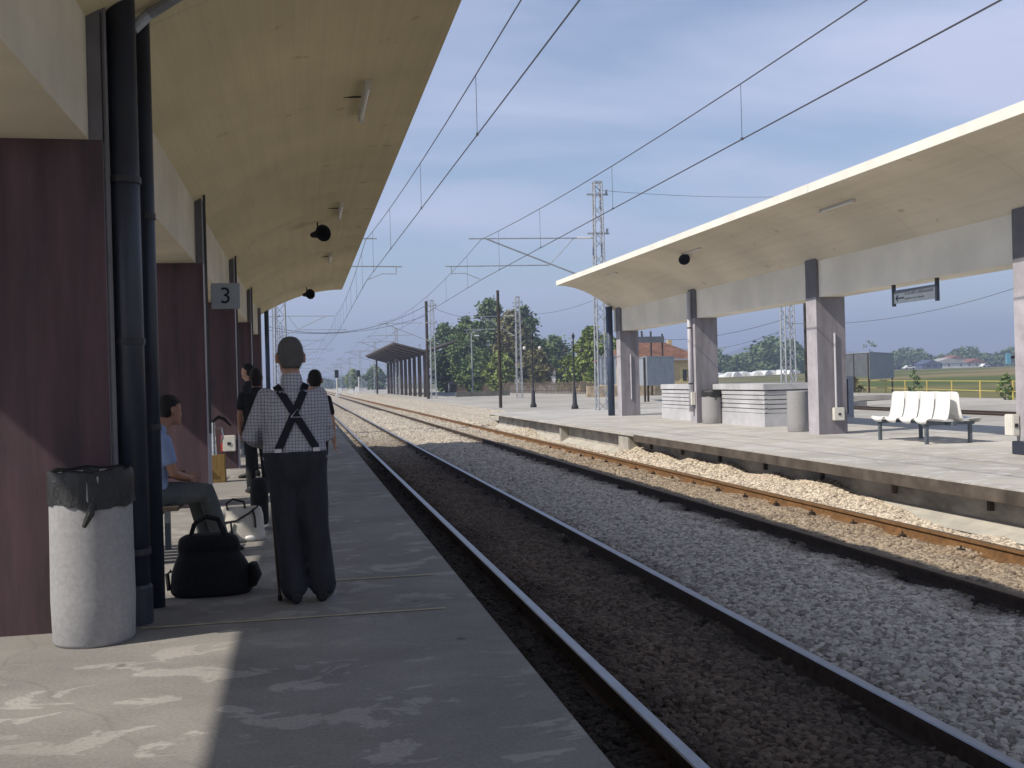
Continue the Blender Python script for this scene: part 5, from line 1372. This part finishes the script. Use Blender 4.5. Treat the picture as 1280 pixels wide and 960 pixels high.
tree_at(562, 450, 175, 20, 'leafy_tree', 'dark low bushy tree beside the grey shed', M['leafblue'], base=.1, seed=13, group=G)
tree_at(441, 464, 330, 9, 'leafy_tree', 'bright green small tree far off, left of the old shelter', M['leafyellow'], base=.12, seed=14, nclump=50, leaf=.5)
tree_at(468, 461, 300, 14, 'leafy_tree', 'dull green broad tree far off behind the old shelter', M['leafblue'], base=.08, seed=15, nclump=70, leaf=.5)
tree_at(1142, 464, 62, 9, 'leafy_bush', 'thin young bush at the yellow fence above the white seats', M['leafblue'], base=.15, seed=16, nclump=16, nleaf=16, leaf=.13, zb=-.7)
tree_at(1256, 468, 56, 12, 'leafy_bush', 'green bush at the yellow fence near the right-edge pillar', M['leaf'], base=.08, seed=17, nclump=20, nleaf=18, leaf=.13, zb=-.7)
tree_at(1062, 474, 84, 16, 'leafy_bush', 'low brownish bush under the grey sheet box', M['leafdry'], base=.05, seed=18, nclump=40, nleaf=26, leaf=.16, zb=-.7)
tree_at(1087, 425, 150, 9, 'leafy_tree', 'sparse bare-topped tree rising over the grey sheet box', M['leafblue'], base=.4, seed=19, nclump=16, nleaf=14, leaf=.16, zb=-.5)
# far woods beyond the field: one mass
rnd = random.Random(77); vs = []; fs = []
def wood(px0, px1, Y0, Y1, hf, n):
    for k in range(n):
        px = px0 + (px1 - px0) * (k + rnd.random()) / n; Y = rnd.uniform(Y0, Y1); p = at(px, 462, Y); h = hf(px) * rnd.uniform(.6, 1.05); sp = h * rnd.uniform(.4, .7)
        for c in range(34):
            u = rnd.random(); a = rnd.uniform(0, 6.28); rd = sp * math.sin(PI * (u * .8 + .2)) ** .6 * rnd.random() ** .5
            cc = Vector((p.x + rd * math.cos(a), p.y + rd * math.sin(a), gz(p.x, p.y) + .3 + h * u))
            for l_ in range(12):
                q = cc + Vector((rnd.gauss(0, 1), rnd.gauss(0, 1), rnd.gauss(0, .8))) * sp * .16
                s_ = rnd.uniform(.4, .9); e1 = Vector((rnd.gauss(0, 1), rnd.gauss(0, 1), rnd.gauss(0, .6))).normalized(); e2 = e1.cross(Vector((rnd.gauss(0, 1), rnd.gauss(0, 1), rnd.gauss(0, 1)))).normalized()
                o = len(vs); vs.extend([tuple(q - e1 * s_), tuple(q + e2 * s_ * .6), tuple(q + e1 * s_), tuple(q - e2 * s_ * .6)]); fs.append((o, o + 1, o + 2, o + 3))
wood(872, 1010, 285, 330, lambda px: 8.5 + 2.5 * math.sin(px * .06), 40)
wood(1100, 1300, 420, 470, lambda px: 7.5 + 2 * math.sin(px * .09), 75)
wood(760, 880, 300, 340, lambda px: 6, 12)
wood(395, 470, 560, 700, lambda px: 6, 14)
me = bpy.data.meshes.new('far_wood'); me.from_pydata(vs, [], fs); me.materials.append(M['leafblue'])
fw_ = bpy.data.objects.new('far_wood', me); COL.objects.link(fw_); fw_['kind'] = 'stuff'
tag(fw_, 'distant hazy band of trees beyond the field', 'wood', kind='stuff')
